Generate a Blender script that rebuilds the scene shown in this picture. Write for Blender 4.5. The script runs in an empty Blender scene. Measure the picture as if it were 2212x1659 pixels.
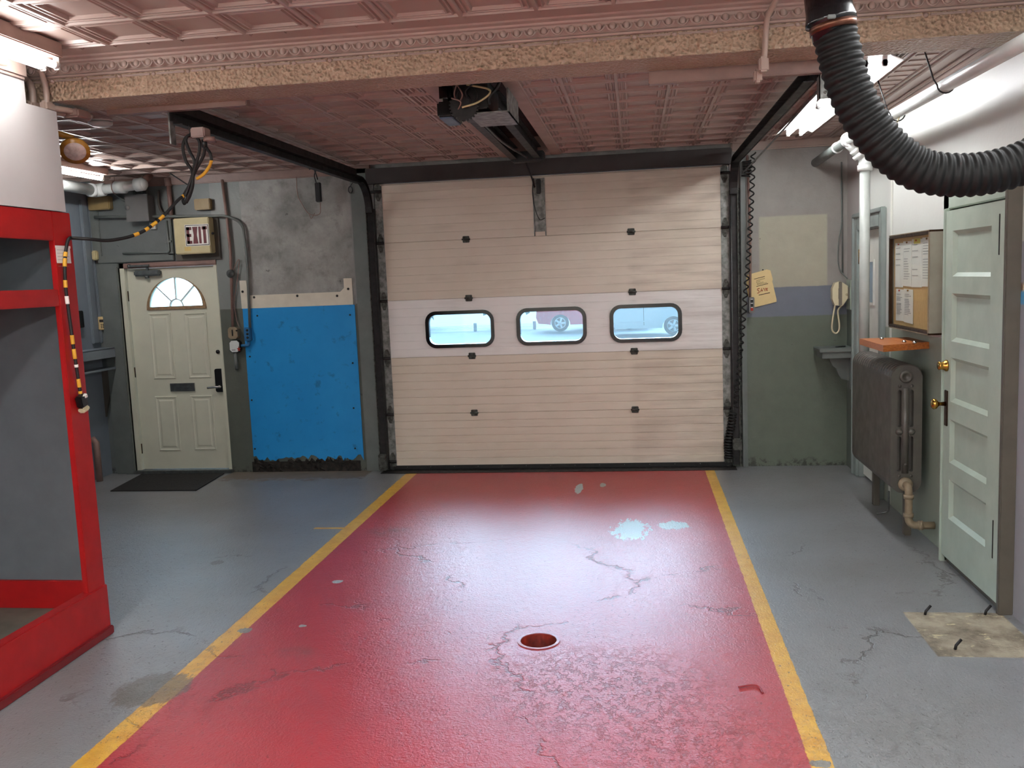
import bpy, bmesh, math, random
from mathutils import Vector, Matrix
random.seed(7)
SC = bpy.context.scene
COL = SC.collection
PI = math.pi

# ------------------------------------------------------------------ materials
def srgb(c):
    return tuple((v / 255 / 12.92) if v / 255 <= 0.04045 else ((v / 255 + 0.055) / 1.055) ** 2.4 for v in c) + (1.0,)

class G:
    """small helper for building shader node graphs"""
    def __init__(s, name):
        s.mat = bpy.data.materials.new(name); s.mat.use_nodes = True
        s.nt = s.mat.node_tree; s.nt.nodes.clear()
        s.out = s.nt.nodes.new('ShaderNodeOutputMaterial')
        s.bsdf = s.nt.nodes.new('ShaderNodeBsdfPrincipled')
        s.nt.links.new(s.bsdf.outputs[0], s.out.inputs[0])
        tc = s.nt.nodes.new('ShaderNodeTexCoord'); s.co = tc.outputs['Object']
        sp = s.nt.nodes.new('ShaderNodeSeparateXYZ'); s.nt.links.new(s.co, sp.inputs[0])
        s.x, s.y, s.z = sp.outputs
    def set(s, sock, v):
        if isinstance(v, bpy.types.NodeSocket): s.nt.links.new(v, sock)
        else: sock.default_value = v
    def m(s, op, a, b=0.0, c=0.0):
        n = s.nt.nodes.new('ShaderNodeMath'); n.operation = op
        for i, v in enumerate((a, b, c)): s.set(n.inputs[i], v)
        return n.outputs[0]
    def step(s, v, e, soft=0.004):
        n = s.nt.nodes.new('ShaderNodeMapRange'); n.interpolation_type = 'SMOOTHSTEP'
        s.set(n.inputs[0], v); n.inputs[1].default_value = e - soft; n.inputs[2].default_value = e + soft
        return n.outputs[0]
    def ramp(s, v, a, b, lo=0.0, hi=1.0):
        n = s.nt.nodes.new('ShaderNodeMapRange')
        s.set(n.inputs[0], v)
        for i, q in enumerate((a, b, lo, hi)): n.inputs[i + 1].default_value = q
        return n.outputs[0]
    def mul(s, *a):
        r = a[0]
        for b in a[1:]: r = s.m('MULTIPLY', r, b)
        return r
    def band(s, v, a, b, soft=0.004):
        return s.mul(s.step(v, a, soft), s.m('SUBTRACT', 1.0, s.step(v, b, soft)))
    def rect(s, u, v, u0, u1, v0, v1, soft=0.004):
        return s.mul(s.band(u, u0, u1, soft), s.band(v, v0, v1, soft))
    def noise(s, scale, detail=4, rough=0.55, vec=None, stretch=None, color=False):
        n = s.nt.nodes.new('ShaderNodeTexNoise'); n.inputs['Scale'].default_value = scale
        n.inputs['Detail'].default_value = detail; n.inputs['Roughness'].default_value = rough
        v = vec or s.co
        if stretch:
            mp = s.nt.nodes.new('ShaderNodeMapping'); s.nt.links.new(v, mp.inputs[0]); mp.inputs['Scale'].default_value = stretch; v = mp.outputs[0]
        s.nt.links.new(v, n.inputs['Vector'])
        return n.outputs['Color'] if color else n.outputs[0]
    def voro(s, scale, feature='F1', stretch=None, rnd=1.0):
        n = s.nt.nodes.new('ShaderNodeTexVoronoi'); n.feature = feature; n.inputs['Scale'].default_value = scale
        n.inputs['Randomness'].default_value = rnd
        v = s.co
        if stretch:
            mp = s.nt.nodes.new('ShaderNodeMapping'); s.nt.links.new(v, mp.inputs[0]); mp.inputs['Scale'].default_value = stretch; v = mp.outputs[0]
        s.nt.links.new(v, n.inputs['Vector'])
        return n.outputs[0]
    def mix(s, f, a, b):
        n = s.nt.nodes.new('ShaderNodeMix'); n.data_type = 'RGBA'
        s.set(n.inputs[0], f); s.set(n.inputs[6], a); s.set(n.inputs[7], b)
        return n.outputs[2]
    def bump(s, h, strength=0.3, dist=0.01, normal=None):
        n = s.nt.nodes.new('ShaderNodeBump'); n.inputs['Strength'].default_value = strength; n.inputs['Distance'].default_value = dist
        s.nt.links.new(h, n.inputs['Height'])
        if normal: s.nt.links.new(normal, n.inputs['Normal'])
        s.nt.links.new(n.outputs[0], s.bsdf.inputs['Normal'])
        return n.outputs[0]
    def fin(s, color, rough=0.5, metal=0.0, spec=0.5):
        s.set(s.bsdf.inputs['Base Color'], color); s.set(s.bsdf.inputs['Roughness'], rough)
        s.set(s.bsdf.inputs['Metallic'], metal); s.set(s.bsdf.inputs['Specular IOR Level'], spec)
        return s.mat

def paint(name, c, rough=0.5, metal=0.0, var=0.10, scale=6.0, bump=0.0, bscale=60.0, spec=0.5, c2=None, lo=0.35, hi=0.65):
    g = G(name)
    n = g.noise(scale, 6, 0.6)
    a = srgb(c); b = srgb(c2) if c2 else tuple(v * (1 - var * 2) for v in a[:3]) + (1,)
    col = g.mix(g.ramp(n, lo, hi), b, a)
    if bump: g.bump(g.noise(bscale, 4), bump, 0.004)
    return g.fin(col, g.ramp(n, 0.3, 0.7, min(1, rough + 0.06), max(0.02, rough - 0.06)), metal, spec)

def emit(name, c, strength):
    g = G(name); e = g.nt.nodes.new('ShaderNodeEmission')
    e.inputs[0].default_value = srgb(c); e.inputs[1].default_value = strength
    n = g.noise(2.0); g.set(e.inputs[0], g.mix(g.ramp(n, 0, 1, 0, 0.04), srgb(c), (0.9, 0.95, 1, 1)))
    g.nt.links.new(e.outputs[0], g.out.inputs[0]); return g.mat

# ------------------------------------------------------------------ geometry
class MB:
    def __init__(s): s.v = []; s.f = []; s.sm = []
    def add(s, vs, fs, smooth=False, M=None):
        o = len(s.v)
        s.v += [tuple(M @ Vector(v)) if M else tuple(v) for v in vs]
        for f in fs: s.f.append([i + o for i in f]); s.sm.append(smooth)
        return s
    def box(s, x0, x1, y0, y1, z0, z1, M=None):
        x0, x1 = min(x0, x1), max(x0, x1); y0, y1 = min(y0, y1), max(y0, y1); z0, z1 = min(z0, z1), max(z0, z1)
        vs = [(x, y, z) for x in (x0, x1) for y in (y0, y1) for z in (z0, z1)]
        return s.add(vs, [(0, 1, 3, 2), (4, 6, 7, 5), (0, 4, 5, 1), (2, 3, 7, 6), (0, 2, 6, 4), (1, 5, 7, 3)], False, M)
    def bbox(s, x0, x1, y0, y1, z0, z1, b=0.004, M=None):
        """box with chamfered edges"""
        x0, x1 = min(x0, x1), max(x0, x1); y0, y1 = min(y0, y1), max(y0, y1); z0, z1 = min(z0, z1), max(z0, z1)
        b = min(b, (x1 - x0) * .45, (y1 - y0) * .45, (z1 - z0) * .45)
        bm = bmesh.new(); bmesh.ops.create_cube(bm, size=1)
        for v in bm.verts: v.co = Vector(((x0 + x1) / 2 + v.co.x * (x1 - x0), (y0 + y1) / 2 + v.co.y * (y1 - y0), (z0 + z1) / 2 + v.co.z * (z1 - z0)))
        bmesh.ops.bevel(bm, geom=bm.edges[:], offset=b, segments=2, affect='EDGES')
        bm.verts.index_update()
        s.add([v.co[:] for v in bm.verts], [[v.index for v in f.verts] for f in bm.faces], False, M); bm.free(); return s
    def prism(s, poly, axis, a, b, M=None):
        """extrude a 2D polygon along axis ('x': poly=(y,z), 'y': poly=(x,z), 'z': poly=(x,y))"""
        n = len(poly)
        def P(p, t): return {'x': (t, p[0], p[1]), 'y': (p[0], t, p[1]), 'z': (p[0], p[1], t)}[axis]
        vs = [P(p, a) for p in poly] + [P(p, b) for p in poly]
        fs = [list(range(n)), list(range(2 * n - 1, n - 1, -1))] + [(i, i + n, (i + 1) % n + n, (i + 1) % n) for i in range(n)]
        return s.add(vs, fs, False, M)
    def ringprism(s, outer, inner, axis, a, b, M=None):
        n = len(outer)
        def P(p, t): return {'x': (t, p[0], p[1]), 'y': (p[0], t, p[1]), 'z': (p[0], p[1], t)}[axis]
        vs = [P(p, a) for p in outer] + [P(p, a) for p in inner] + [P(p, b) for p in outer] + [P(p, b) for p in inner]
        fs = []
        for i in range(n):
            j = (i + 1) % n
            fs += [(i, j, n + j, n + i), (2 * n + i, 3 * n + i, 3 * n + j, 2 * n + j), (i, 2 * n + i, 2 * n + j, j), (n + i, n + j, 3 * n + j, 3 * n + i)]
        return s.add(vs, fs, False, M)
    def lathe(s, prof, p0, axis, n=20, smooth=True, caps=True):
        """prof: list of (dist along axis, radius)"""
        ax = Vector(axis).normalized(); t = Vector((0, 0, 1)) if abs(ax.z) < .9 else Vector((1, 0, 0))
        u = ax.cross(t).normalized(); w = ax.cross(u); p0 = Vector(p0); vs = []; fs = []
        for d, r in prof:
            for i in range(n):
                a = 2 * PI * i / n; vs.append(p0 + ax * d + (u * math.cos(a) + w * math.sin(a)) * r)
        for k in range(len(prof) - 1):
            for i in range(n): fs.append((k * n + i, k * n + (i + 1) % n, (k + 1) * n + (i + 1) % n, (k + 1) * n + i))
        if caps: fs.append(tuple(range(n - 1, -1, -1))); fs.append(tuple((len(prof) - 1) * n + i for i in range(n)))
        return s.add(vs, fs, smooth)
    def cyl(s, a, b, r, n=16, smooth=True):
        a = Vector(a); b = Vector(b); return s.lathe([(0, r), ((b - a).length, r)], a, b - a, n, smooth)
    def tube(s, pts, r, n=8, rfun=None, closed=False):
        pts = [Vector(p) for p in pts]; vs = []; fs = []; N = len(pts)
        t0 = (pts[1] - pts[0]).normalized(); up = Vector((0, 0, 1)) if abs(t0.z) < .9 else Vector((1, 0, 0))
        u = t0.cross(up).normalized()
        for k, p in enumerate(pts):
            t = (pts[min(k + 1, N - 1)] - pts[max(k - 1, 0)]).normalized()
            u = (u - t * u.dot(t)).normalized(); w = t.cross(u); rr = rfun(k) if rfun else r
            for i in range(n):
                a = 2 * PI * i / n; vs.append(p + (u * math.cos(a) + w * math.sin(a)) * rr)
        for k in range(N - 1):
            for i in range(n): fs.append((k * n + i, k * n + (i + 1) % n, (k + 1) * n + (i + 1) % n, (k + 1) * n + i))
        fs.append(tuple(range(n - 1, -1, -1))); fs.append(tuple((N - 1) * n + i for i in range(n)))
        return s.add(vs, fs, True)
    def sphere(s, c, rx, ry, rz, n=12, k=8, M=None):
        vs = []; fs = []
        for j in range(k + 1):
            th = PI * j / k
            for i in range(n):
                a = 2 * PI * i / n; vs.append((c[0] + rx * math.sin(th) * math.cos(a), c[1] + ry * math.sin(th) * math.sin(a), c[2] + rz * math.cos(th)))
        for j in range(k):
            for i in range(n): fs.append((j * n + i, (j + 1) * n + i, (j + 1) * n + (i + 1) % n, j * n + (i + 1) % n))
        return s.add(vs, fs, True, M)
    def build(s, name, mat, parent=None, origin=None):
        me = bpy.data.meshes.new(name); o = Vector(origin if origin is not None else (ORG.get(parent.name, (0, 0, 0)) if parent else (0, 0, 0)))
        me.from_pydata([tuple(Vector(v) - o) for v in s.v], [], s.f)
        for p, b in zip(me.polygons, s.sm): p.use_smooth = b
        bm = bmesh.new(); bm.from_mesh(me); bmesh.ops.recalc_face_normals(bm, faces=bm.faces[:]); bm.to_mesh(me); bm.free()
        me.materials.append(mat); ob = bpy.data.objects.new(name, me); COL.objects.link(ob)
        if parent: ob.parent = parent; ORG[ob.name] = tuple(o)
        else: ob.location = o; ORG[ob.name] = tuple(o)
        return ob
ORG = {}
def tag(o, label=None, cat=None, group=None, kind=None):
    if label: o['label'] = label
    if cat: o['category'] = cat
    if group: o['group'] = group
    if kind: o['kind'] = kind
    return o
def thing(name, loc, label, cat, group=None, kind=None):
    o = bpy.data.objects.new(name, None); COL.objects.link(o); o.location = loc; o.empty_display_size = .1; ORG[o.name] = tuple(loc)
    return tag(o, label, cat, group, kind)
def box(*a): return MB().box(*a)
def bbox(*a, **k): return MB().bbox(*a, **k)
def smoothpath(pts, per=8):
    P = [Vector(p) for p in pts]; P = [2 * P[0] - P[1]] + P + [2 * P[-1] - P[-2]]; out = []
    for i in range(1, len(P) - 2):
        for k in range(per):
            t = k / per; a, b, c, d = P[i - 1], P[i], P[i + 1], P[i + 2]
            out.append(.5 * ((2 * b) + (c - a) * t + (2 * a - 5 * b + 4 * c - d) * t * t + (3 * b - a - 3 * c + d) * t ** 3))
    out.append(P[-2]); return out
def fillet(pts, r, k=5):
    P = [Vector(p) for p in pts]; out = [P[0]]
    for i in range(1, len(P) - 1):
        a = (P[i - 1] - P[i]); b = (P[i + 1] - P[i]); q = min(r, a.length * .45, b.length * .45)
        A = P[i] + a.normalized() * q; B = P[i] + b.normalized() * q
        for j in range(k + 1):
            t = j / k; out.append(A * (1 - t) ** 2 + P[i] * 2 * t * (1 - t) + B * t * t)
    out.append(P[-1]); return out
def rrect(x0, x1, z0, z1, r, k=6):
    out = []
    for cx, cz, a0 in ((x1 - r, z1 - r, 0), (x0 + r, z1 - r, PI / 2), (x0 + r, z0 + r, PI), (x1 - r, z0 + r, 1.5 * PI)):
        for i in range(k + 1):
            a = a0 + PI / 2 * i / k; out.append((cx + r * math.cos(a), cz + r * math.sin(a)))
    return out
def cut(ob, cutters):
    """boolean difference baked into the mesh"""
    for mb in cutters:
        c = mb.build('cutter', ob.data.materials[0]); c.parent = ob.parent; c.location = -Vector(ORG.get(ob.parent.name, (0, 0, 0))) if ob.parent else (0, 0, 0)
        md = ob.modifiers.new('hole', 'BOOLEAN'); md.operation = 'DIFFERENCE'; md.solver = 'EXACT'; md.object = c
        bpy.context.view_layer.update()
        dg = bpy.context.evaluated_depsgraph_get()
        me = bpy.data.meshes.new_from_object(ob.evaluated_get(dg)); ob.modifiers.clear(); old = ob.data; ob.data = me
        bpy.data.meshes.remove(old); bpy.data.objects.remove(c)
    ob.data.name = ob.name

# ------------------------------------------------------------------ palette
M = {}
M['white_paint'] = paint('white_paint', (214, 216, 208), .45, var=.06)
M['white_pipe'] = paint('white_pipe', (212, 216, 212), .35, var=.06)
M['cream'] = paint('cream', (196, 184, 140), .5, var=.08)
M['old_cream'] = paint('old_cream', (150, 128, 84), .5, var=.1)
M['red'] = paint('red_paint', (164, 18, 20), .42, var=.10, scale=5, bump=.15, bscale=30)
M['cubby_grey'] = paint('cubby_grey', (98, 103, 107), .6, var=.06)
M['dark_iron'] = paint('dark_iron', (44, 42, 42), .5, .5, var=.2, scale=20, bump=.15)
M['header'] = paint('header_brown', (50, 44, 43), .6, var=.12, scale=5)
M['galv'] = paint('galvanised_steel', (146, 148, 144), .45, .45, var=.3, scale=22, bump=.1, c2=(96, 98, 94))
M['rust_galv'] = paint('stained_steel', (96, 98, 92), .55, .6, var=.3, scale=30, bump=.2, c2=(46, 44, 40))
M['black_rubber'] = paint('black_rubber', (17, 17, 16), .62, var=.1, scale=20, bump=.05)
M['hose_rubber'] = paint('hose_rubber', (9, 9, 8), .6, var=.1, scale=20, spec=.25)
M['black'] = paint('black_plastic', (16, 16, 17), .4, var=.1)
M['black_gloss'] = paint('black_gloss', (10, 10, 13), .18, var=.1)
M['brass'] = paint('brass', (196, 150, 72), .22, 1.0, var=.15, scale=30)
M['bronze'] = paint('aged_bronze', (66, 44, 30), .4, .8, var=.2, scale=30)
M['chrome'] = paint('chrome', (205, 205, 205), .2, 1.0, var=.05)
M['dull_metal'] = paint('dull_metal', (112, 116, 114), .4, .7, var=.15, scale=25)
M['rad'] = paint('radiator_paint', (80, 78, 70), .40, var=.12, scale=9, c2=(70, 64, 60), bump=.06)
M['wood'] = None
M['sage'] = paint('sage_paint', (168, 182, 168), .42, var=.06, scale=4, bump=.06)
M['trim_grey'] = paint('trim_grey', (108, 114, 110), .45, var=.10, scale=5, bump=.06)
M['dark_trim'] = paint('dark_trim', (84, 78, 68), .5, var=.1)
M['gb_trim'] = paint('blue_grey_trim', (120, 130, 138), .4, var=.08, scale=4)
M['pale_trim'] = paint('pale_grey_trim', (140, 150, 146), .42, var=.08, scale=4)
M['ceil'] = paint('tin_ceiling_paint', (170, 148, 136), .36, var=.07, scale=3, bump=.08, bscale=90)
M['mauve_pipe'] = paint('mauve_pipe', (140, 112, 102), .45, var=.1, scale=9)
M['board'] = paint('ceiling_board', (176, 152, 138), .5, var=.08, scale=6)
M['slot'] = paint('slot_dark', (66, 34, 30), .7, var=.15)
M['paper'] = paint('paper', (232, 230, 222), .8, var=.03)
M['manila'] = paint('manila', (224, 200, 146), .75, var=.04)
M['tape'] = paint('yellow_tape', (214, 160, 44), .5, var=.08)
M['ink'] = paint('dark_ink', (52, 48, 46), .8)
M['ink_grey'] = paint('grey_ink', (150, 150, 150), .8)
M['red_ink'] = paint('red_ink', (170, 52, 36), .8)
M['exit_red'] = paint('exit_red', (96, 14, 24), .5, var=.05)
M['cork'] = paint('cork', (206, 168, 112), .85, var=.06, scale=40)
M['blue_box'] = paint('blue_box', (36, 102, 148), .5, var=.1, scale=12)
M['phone'] = paint('phone_ivory', (208, 198, 164), .35, var=.04)
M['phone_grey'] = paint('phone_grey', (120, 112, 100), .5)
M['grey_box'] = paint('grey_enclosure', (112, 112, 110), .5, var=.06)
M['tan'] = paint('tan_metal', (140, 124, 100), .5, var=.12, scale=15)
M['mat'] = paint('mat_black', (30, 28, 26), .85, var=.2, scale=60, bump=.4, bscale=300)
M['amber'] = paint('amber_plastic', (176, 124, 44), .35, var=.15, scale=20)
M['lens'] = paint('lamp_lens', (200, 186, 178), .2, var=.2, scale=30)
M['tube'] = emit('fluorescent_glow', (250, 252, 255), 29.0)
M['tube_left'] = emit('fluorescent_glow_left', (250, 250, 250), 27.0)
M['tube_alcove'] = emit('fluorescent_glow_alcove', (250, 250, 250), 100.0)
M['tube_added'] = emit('fluorescent_glow_added', (250, 251, 252), 165.0)  # strong glow for the added fill lights behind the viewer
M['lamp_white'] = paint('lamp_enamel', (222, 222, 218), .35, var=.04)
M['lamp_pink'] = paint('painted_housing', (150, 122, 112), .5, var=.08)
M['door_cream'] = paint('entry_door_cream', (206, 206, 186), .42, var=.05, scale=3)
M['oak'] = paint('worn_oak_trim', (158, 128, 92), .55, var=.2, scale=25)
M['vein_blue'] = paint('outlet_face', (206, 212, 208), .5, var=.05)
def wood():
    g = G('varnished_wood'); n = g.noise(5, 6, .6, stretch=(3, 24, 24))
    return g.fin(g.mix(g.ramp(n, .3, .7), srgb((150, 80, 36)), srgb((198, 122, 62))), .35)
M['wood'] = wood()
def glass(name, tint, veil):
    g = G(name); t = g.nt.nodes.new('ShaderNodeBsdfTransparent'); t.inputs[0].default_value = tint
    tr = g.nt.nodes.new('ShaderNodeBsdfTranslucent'); n = g.noise(9, 4)
    g.set(tr.inputs[0], g.mix(n, (.75, .92, 1, 1), (.85, .97, 1, 1)))
    gl = g.nt.nodes.new('ShaderNodeBsdfGlossy'); gl.inputs['Roughness'].default_value = .05
    m1 = g.nt.nodes.new('ShaderNodeMixShader'); m1.inputs[0].default_value = veil
    m2 = g.nt.nodes.new('ShaderNodeMixShader'); m2.inputs[0].default_value = .05
    L = g.nt.links.new; L(t.outputs[0], m1.inputs[1]); L(tr.outputs[0], m1.inputs[2]); L(m1.outputs[0], m2.inputs[1]); L(gl.outputs[0], m2.inputs[2]); L(m2.outputs[0], g.out.inputs[0])
    return g.mat
M['scuffed'] = glass('scuffed_acrylic', (.84, .96, 1, 1), .02)
M['pane'] = glass('window_pane', (.85, .96, 1, 1), .04)
M['clear'] = glass('cabinet_pane', (.93, .94, .93, 1), .03)

# ================================================================== the room
XL, XR, ZF, ZB, ZBEAM = -5.26, 1.848, 2.95, 2.89, 2.76
YB0, YB1, YFRONT = -4.0, -3.72, -10.4

def floor_material():
    g = G('painted_concrete')
    w = g.noise(9, 5, .6); w2 = g.noise(40, 4, .6); big = g.noise(.9, 5, .6); mid = g.noise(3.2, 6, .62); fine = g.noise(85, 4, .6)
    x = g.m('ADD', g.x, g.m('MULTIPLY', g.m('SUBTRACT', w, .5), .016)); x = g.m('ADD', x, g.m('MULTIPLY', g.m('SUBTRACT', w2, .5), .010))
    y = g.m('ADD', g.y, g.m('MULTIPLY', g.m('SUBTRACT', w2, .5), .012))
    inside = g.m('SUBTRACT', 1.0, g.step(g.y, -.09, .01))
    red = g.mul(g.band(x, -2.10, .61, .003), g.m('SUBTRACT', 1.0, g.step(g.y, -.03, .01)))
    yel = g.mul(g.m('ADD', g.band(x, -2.184, -2.078, .003), g.band(x, .587, .669, .003)), inside)
    yel = g.m('MAXIMUM', yel, g.rect(x, y, -2.41, -2.17, -2.035, -1.995, .004))
    grey = g.mix(g.ramp(mid, .2, .8), srgb((124, 126, 126)), srgb((136, 139, 142)))
    grey = g.mix(g.mul(g.ramp(big, .40, .72), .45), grey, srgb((108, 104, 98)))
    redc = g.mix(g.ramp(mid, .2, .8), srgb((158, 36, 42)), srgb((174, 45, 51)))
    yelc = g.mix(g.ramp(w, .35, .7), srgb((206, 150, 36)), srgb((226, 180, 62)))
    # worn, chipped spots with the grey undercoat or bare concrete showing
    def spot(cx, cy, rx, ry):
        dx = g.m('DIVIDE', g.m('SUBTRACT', g.x, cx), rx); dy = g.m('DIVIDE', g.m('SUBTRACT', g.y, cy), ry)
        d = g.m('SQRT', g.m('ADD', g.mul(dx, dx), g.mul(dy, dy)))
        return g.m('SUBTRACT', 1.0, g.ramp(d, .35, 1.05))
    chipn = g.noise(13, 7, .75, stretch=(1.5, .45, 1))
    def chips(m, t=.78): return g.step(g.m('ADD', m, g.m('MULTIPLY', g.m('SUBTRACT', chipn, .5), 2.6)), t, .03)
    c = g.mix(red, grey, redc)
    grn = chips(spot(*(-0.072, -2.067), .19, .36), .60)
    for a in (spot(*(0.231, -1.963), .17, .16), spot(*(-0.505, -0.813), .05, .30), spot(*(-0.315, -0.684), .04, .14), spot(*(-1.840, -3.187), .05, .05), spot(*(-1.790, -3.891), .035, .025)):
        grn = g.m('MAXIMUM', grn, chips(a, .60))
    c = g.mix(grn, c, srgb((164, 172, 168)))
    sm = g.m('MAXIMUM', spot(*(-1.813, -2.104), .22, .16), spot(*(-1.697, -4.232), .13, .09))
    c = g.mix(g.mul(sm, g.ramp(w, .3, .7), .6), c, srgb((98, 70, 66)))
    c = g.mix(yel, c, yelc)
    edgechip = g.m('MAXIMUM', chips(spot(*(-2.081, -3.964), .06, .06), .62), chips(spot(*(0.620, -5.111), .06, .04), .66))
    c = g.mix(edgechip, c, srgb((128, 126, 118)))
    # dark crumbs, cracks and old drips
    specks = g.step(g.noise(60, 3, .7, stretch=(1, .5, 1)), .635, .012)
    region = g.m('ADD', .34, g.m('MAXIMUM', spot(-.1, -4.75, .8, .5), g.m('MAXIMUM', spot(-2.3, -4.6, .5, .9), g.mul(.6, g.ramp(big, .40, .6)))))
    c = g.mix(g.mul(specks, g.m('MINIMUM', region, 1.0), .75), c, g.mix(red, srgb((70, 66, 60)), srgb((110, 16, 18))))
    flake = g.step(g.noise(24, 6, .78, stretch=(.8, .55, 1)), .545, .02)
    freg = g.m('MAXIMUM', spot(*(-0.165, -4.559), .62, .50), g.mul(.7, spot(*(0.149, -4.975), .6, .4)))
    freg = g.m('MAXIMUM', freg, g.mul(.28, g.m('MAXIMUM', spot(*(-1.994, -4.695), .6, .7), spot(*(0.911, -4.786), .6, .6))))
    flake = g.mul(flake, freg)
    c = g.mix(g.mul(flake, .7), c, g.mix(red, srgb((88, 84, 78)), srgb((128, 18, 22))))
    ww = g.noise(3.0, 6, .65, color=True)
    vv = g.nt.nodes.new('ShaderNodeVectorMath'); vv.operation = 'MULTIPLY_ADD'
    g.nt.links.new(ww, vv.inputs[0]); vv.inputs[1].default_value = (.5, .5, .5); g.nt.links.new(g.co, vv.inputs[2])
    v = g.nt.nodes.new('ShaderNodeTexVoronoi'); v.feature = 'DISTANCE_TO_EDGE'; v.inputs['Scale'].default_value = .75; g.nt.links.new(vv.outputs[0], v.inputs['Vector'])
    crack = g.mul(g.m('SUBTRACT', 1.0, g.step(v.outputs[0], .007, .006)), g.step(g.noise(2.1, 3), .52, .05), g.m('SUBTRACT', 1.0, g.step(g.y, -2.4, .4)))
    c = g.mix(g.mul(crack, .75), c, g.mix(red, srgb((78, 74, 68)), srgb((92, 12, 12))))
    dirt = g.m('MAXIMUM', spot(*(-2.213, -4.660), .3, .35), spot(*(-2.781, -2.829), .09, .09))
    c = g.mix(g.mul(g.step(g.m('ADD', dirt, g.m('MULTIPLY', g.m('SUBTRACT', chipn, .5), 1.2)), .75, .08), .75), c, srgb((84, 76, 62)))
    scuff = g.step(g.noise(30, 4, .7, stretch=(2.2, .35, 1)), .70, .015)
    c = g.mix(g.mul(scuff, .30, g.m('SUBTRACT', 1.0, red)), c, srgb((176, 176, 170)))
    # bare concrete patch by the right wall and along the damaged board
    pn = g.noise(5, 6, .65); pn2 = g.noise(7, 6, .65, stretch=(1, 1.7, 1))
    pm = g.rect(g.x, g.y, (1.327, -3.601)[0], 1.80, (1.315, -4.150)[1], (1.327, -3.601)[1], .006)
    pc = g.mix(g.ramp(pn, .35, .6), srgb((92, 80, 62)), srgb((164, 154, 132)))
    pc = g.mix(g.step(pn2, .62, .03), pc, srgb((196, 184, 146)))
    pc = g.mix(g.mul(g.step(pn2, .36, .05), 0.0), pc, pc)
    c = g.mix(pm, c, pc)
    bm_ = g.mul(g.rect(x, y, -3.98, -2.55, -.75, .2, .02), g.step(g.m('ADD', g.y, g.m('MULTIPLY', w, .5)), -.1, .08))
    c = g.mix(g.mul(bm_, .8), c, g.mix(pn, srgb((70, 58, 44)), srgb((128, 110, 84))))
    h = g.m('ADD', g.m('MULTIPLY', fine, .5), g.m('ADD', g.m('MULTIPLY', g.noise(26, 6, .7, stretch=(1, .7, 1)), .6), g.m('MULTIPLY', mid, .12)))
    h = g.m('SUBTRACT', h, g.m('MULTIPLY', g.m('MAXIMUM', g.m('MAXIMUM', specks, crack), g.mul(flake, 1.2)), .6))
    g.bump(h, .85, .006)
    rough = g.m('ADD', g.m('ADD', g.ramp(big, .3, .7, .30, .34), g.m('MULTIPLY', pm, .4)), g.m('MULTIPLY', bm_, .3))
    return g.fin(c, rough, 0, .85)

# floor, with the round drain opening left out
dx, dy, dr = -.515, -4.043, .09
f = MB(); n = 32; q = .16
X0, X1, Y0, Y1 = -5.7, 2.3, -10.6, .30
for (a, b, c_, d) in ((X0, X1, Y0, dy - q), (X0, X1, dy + q, Y1), (X0, dx - q, dy - q, dy + q), (dx + q, X1, dy - q, dy + q)):
    f.add([(a, c_, 0), (b, c_, 0), (b, d, 0), (a, d, 0)], [(0, 1, 2, 3)])
ci = [(dx + dr * math.cos(2 * PI * i / n), dy + dr * math.sin(2 * PI * i / n), 0) for i in range(n)]
sq = []
for i in range(n):
    a = 2 * PI * i / n; cx_, sy_ = math.cos(a), math.sin(a); k = q / max(abs(cx_), abs(sy_)); sq.append((dx + k * cx_, dy + k * sy_, 0))
f.add(ci + sq, [(i, (i + 1) % n, n + (i + 1) % n, n + i) for i in range(n)])
flo = f.build('floor', floor_material()); tag(flo, 'painted concrete floor with a red bay between two yellow stripes', 'floor', kind='structure')
d = MB()
for i in range(n):
    a, b = ci[i], ci[(i + 1) % n]; d.add([a, b, (b[0], b[1], -.16), (a[0], a[1], -.16)], [(0, 1, 2, 3)], True)
dr_o = d.build('drain_sleeve', paint('drain_rust', (142, 40, 26), .6, var=.2, scale=14, c2=(80, 24, 16)), flo)
MB().add([(dx + .1 * math.cos(2 * PI * i / 20), dy + .1 * math.sin(2 * PI * i / 20), -.13 + .008 * math.sin(i * 2.3)) for i in range(20)], [list(range(20))]).build('drain_bottom', paint('drain_silt', (96, 88, 58), .8, var=.3, scale=60, c2=(30, 26, 18)), flo)
MB().ringprism([(dx + .105 * math.cos(2 * PI * i / n), dy + .105 * math.sin(2 * PI * i / n)) for i in range(n)], [(dx + .09 * math.cos(2 * PI * i / n), dy + .09 * math.sin(2 * PI * i / n)) for i in range(n)], 'z', .0005, .004).build('drain_rim', paint('drain_rim_paint', (178, 96, 100), .4, var=.15, scale=20), flo)

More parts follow.
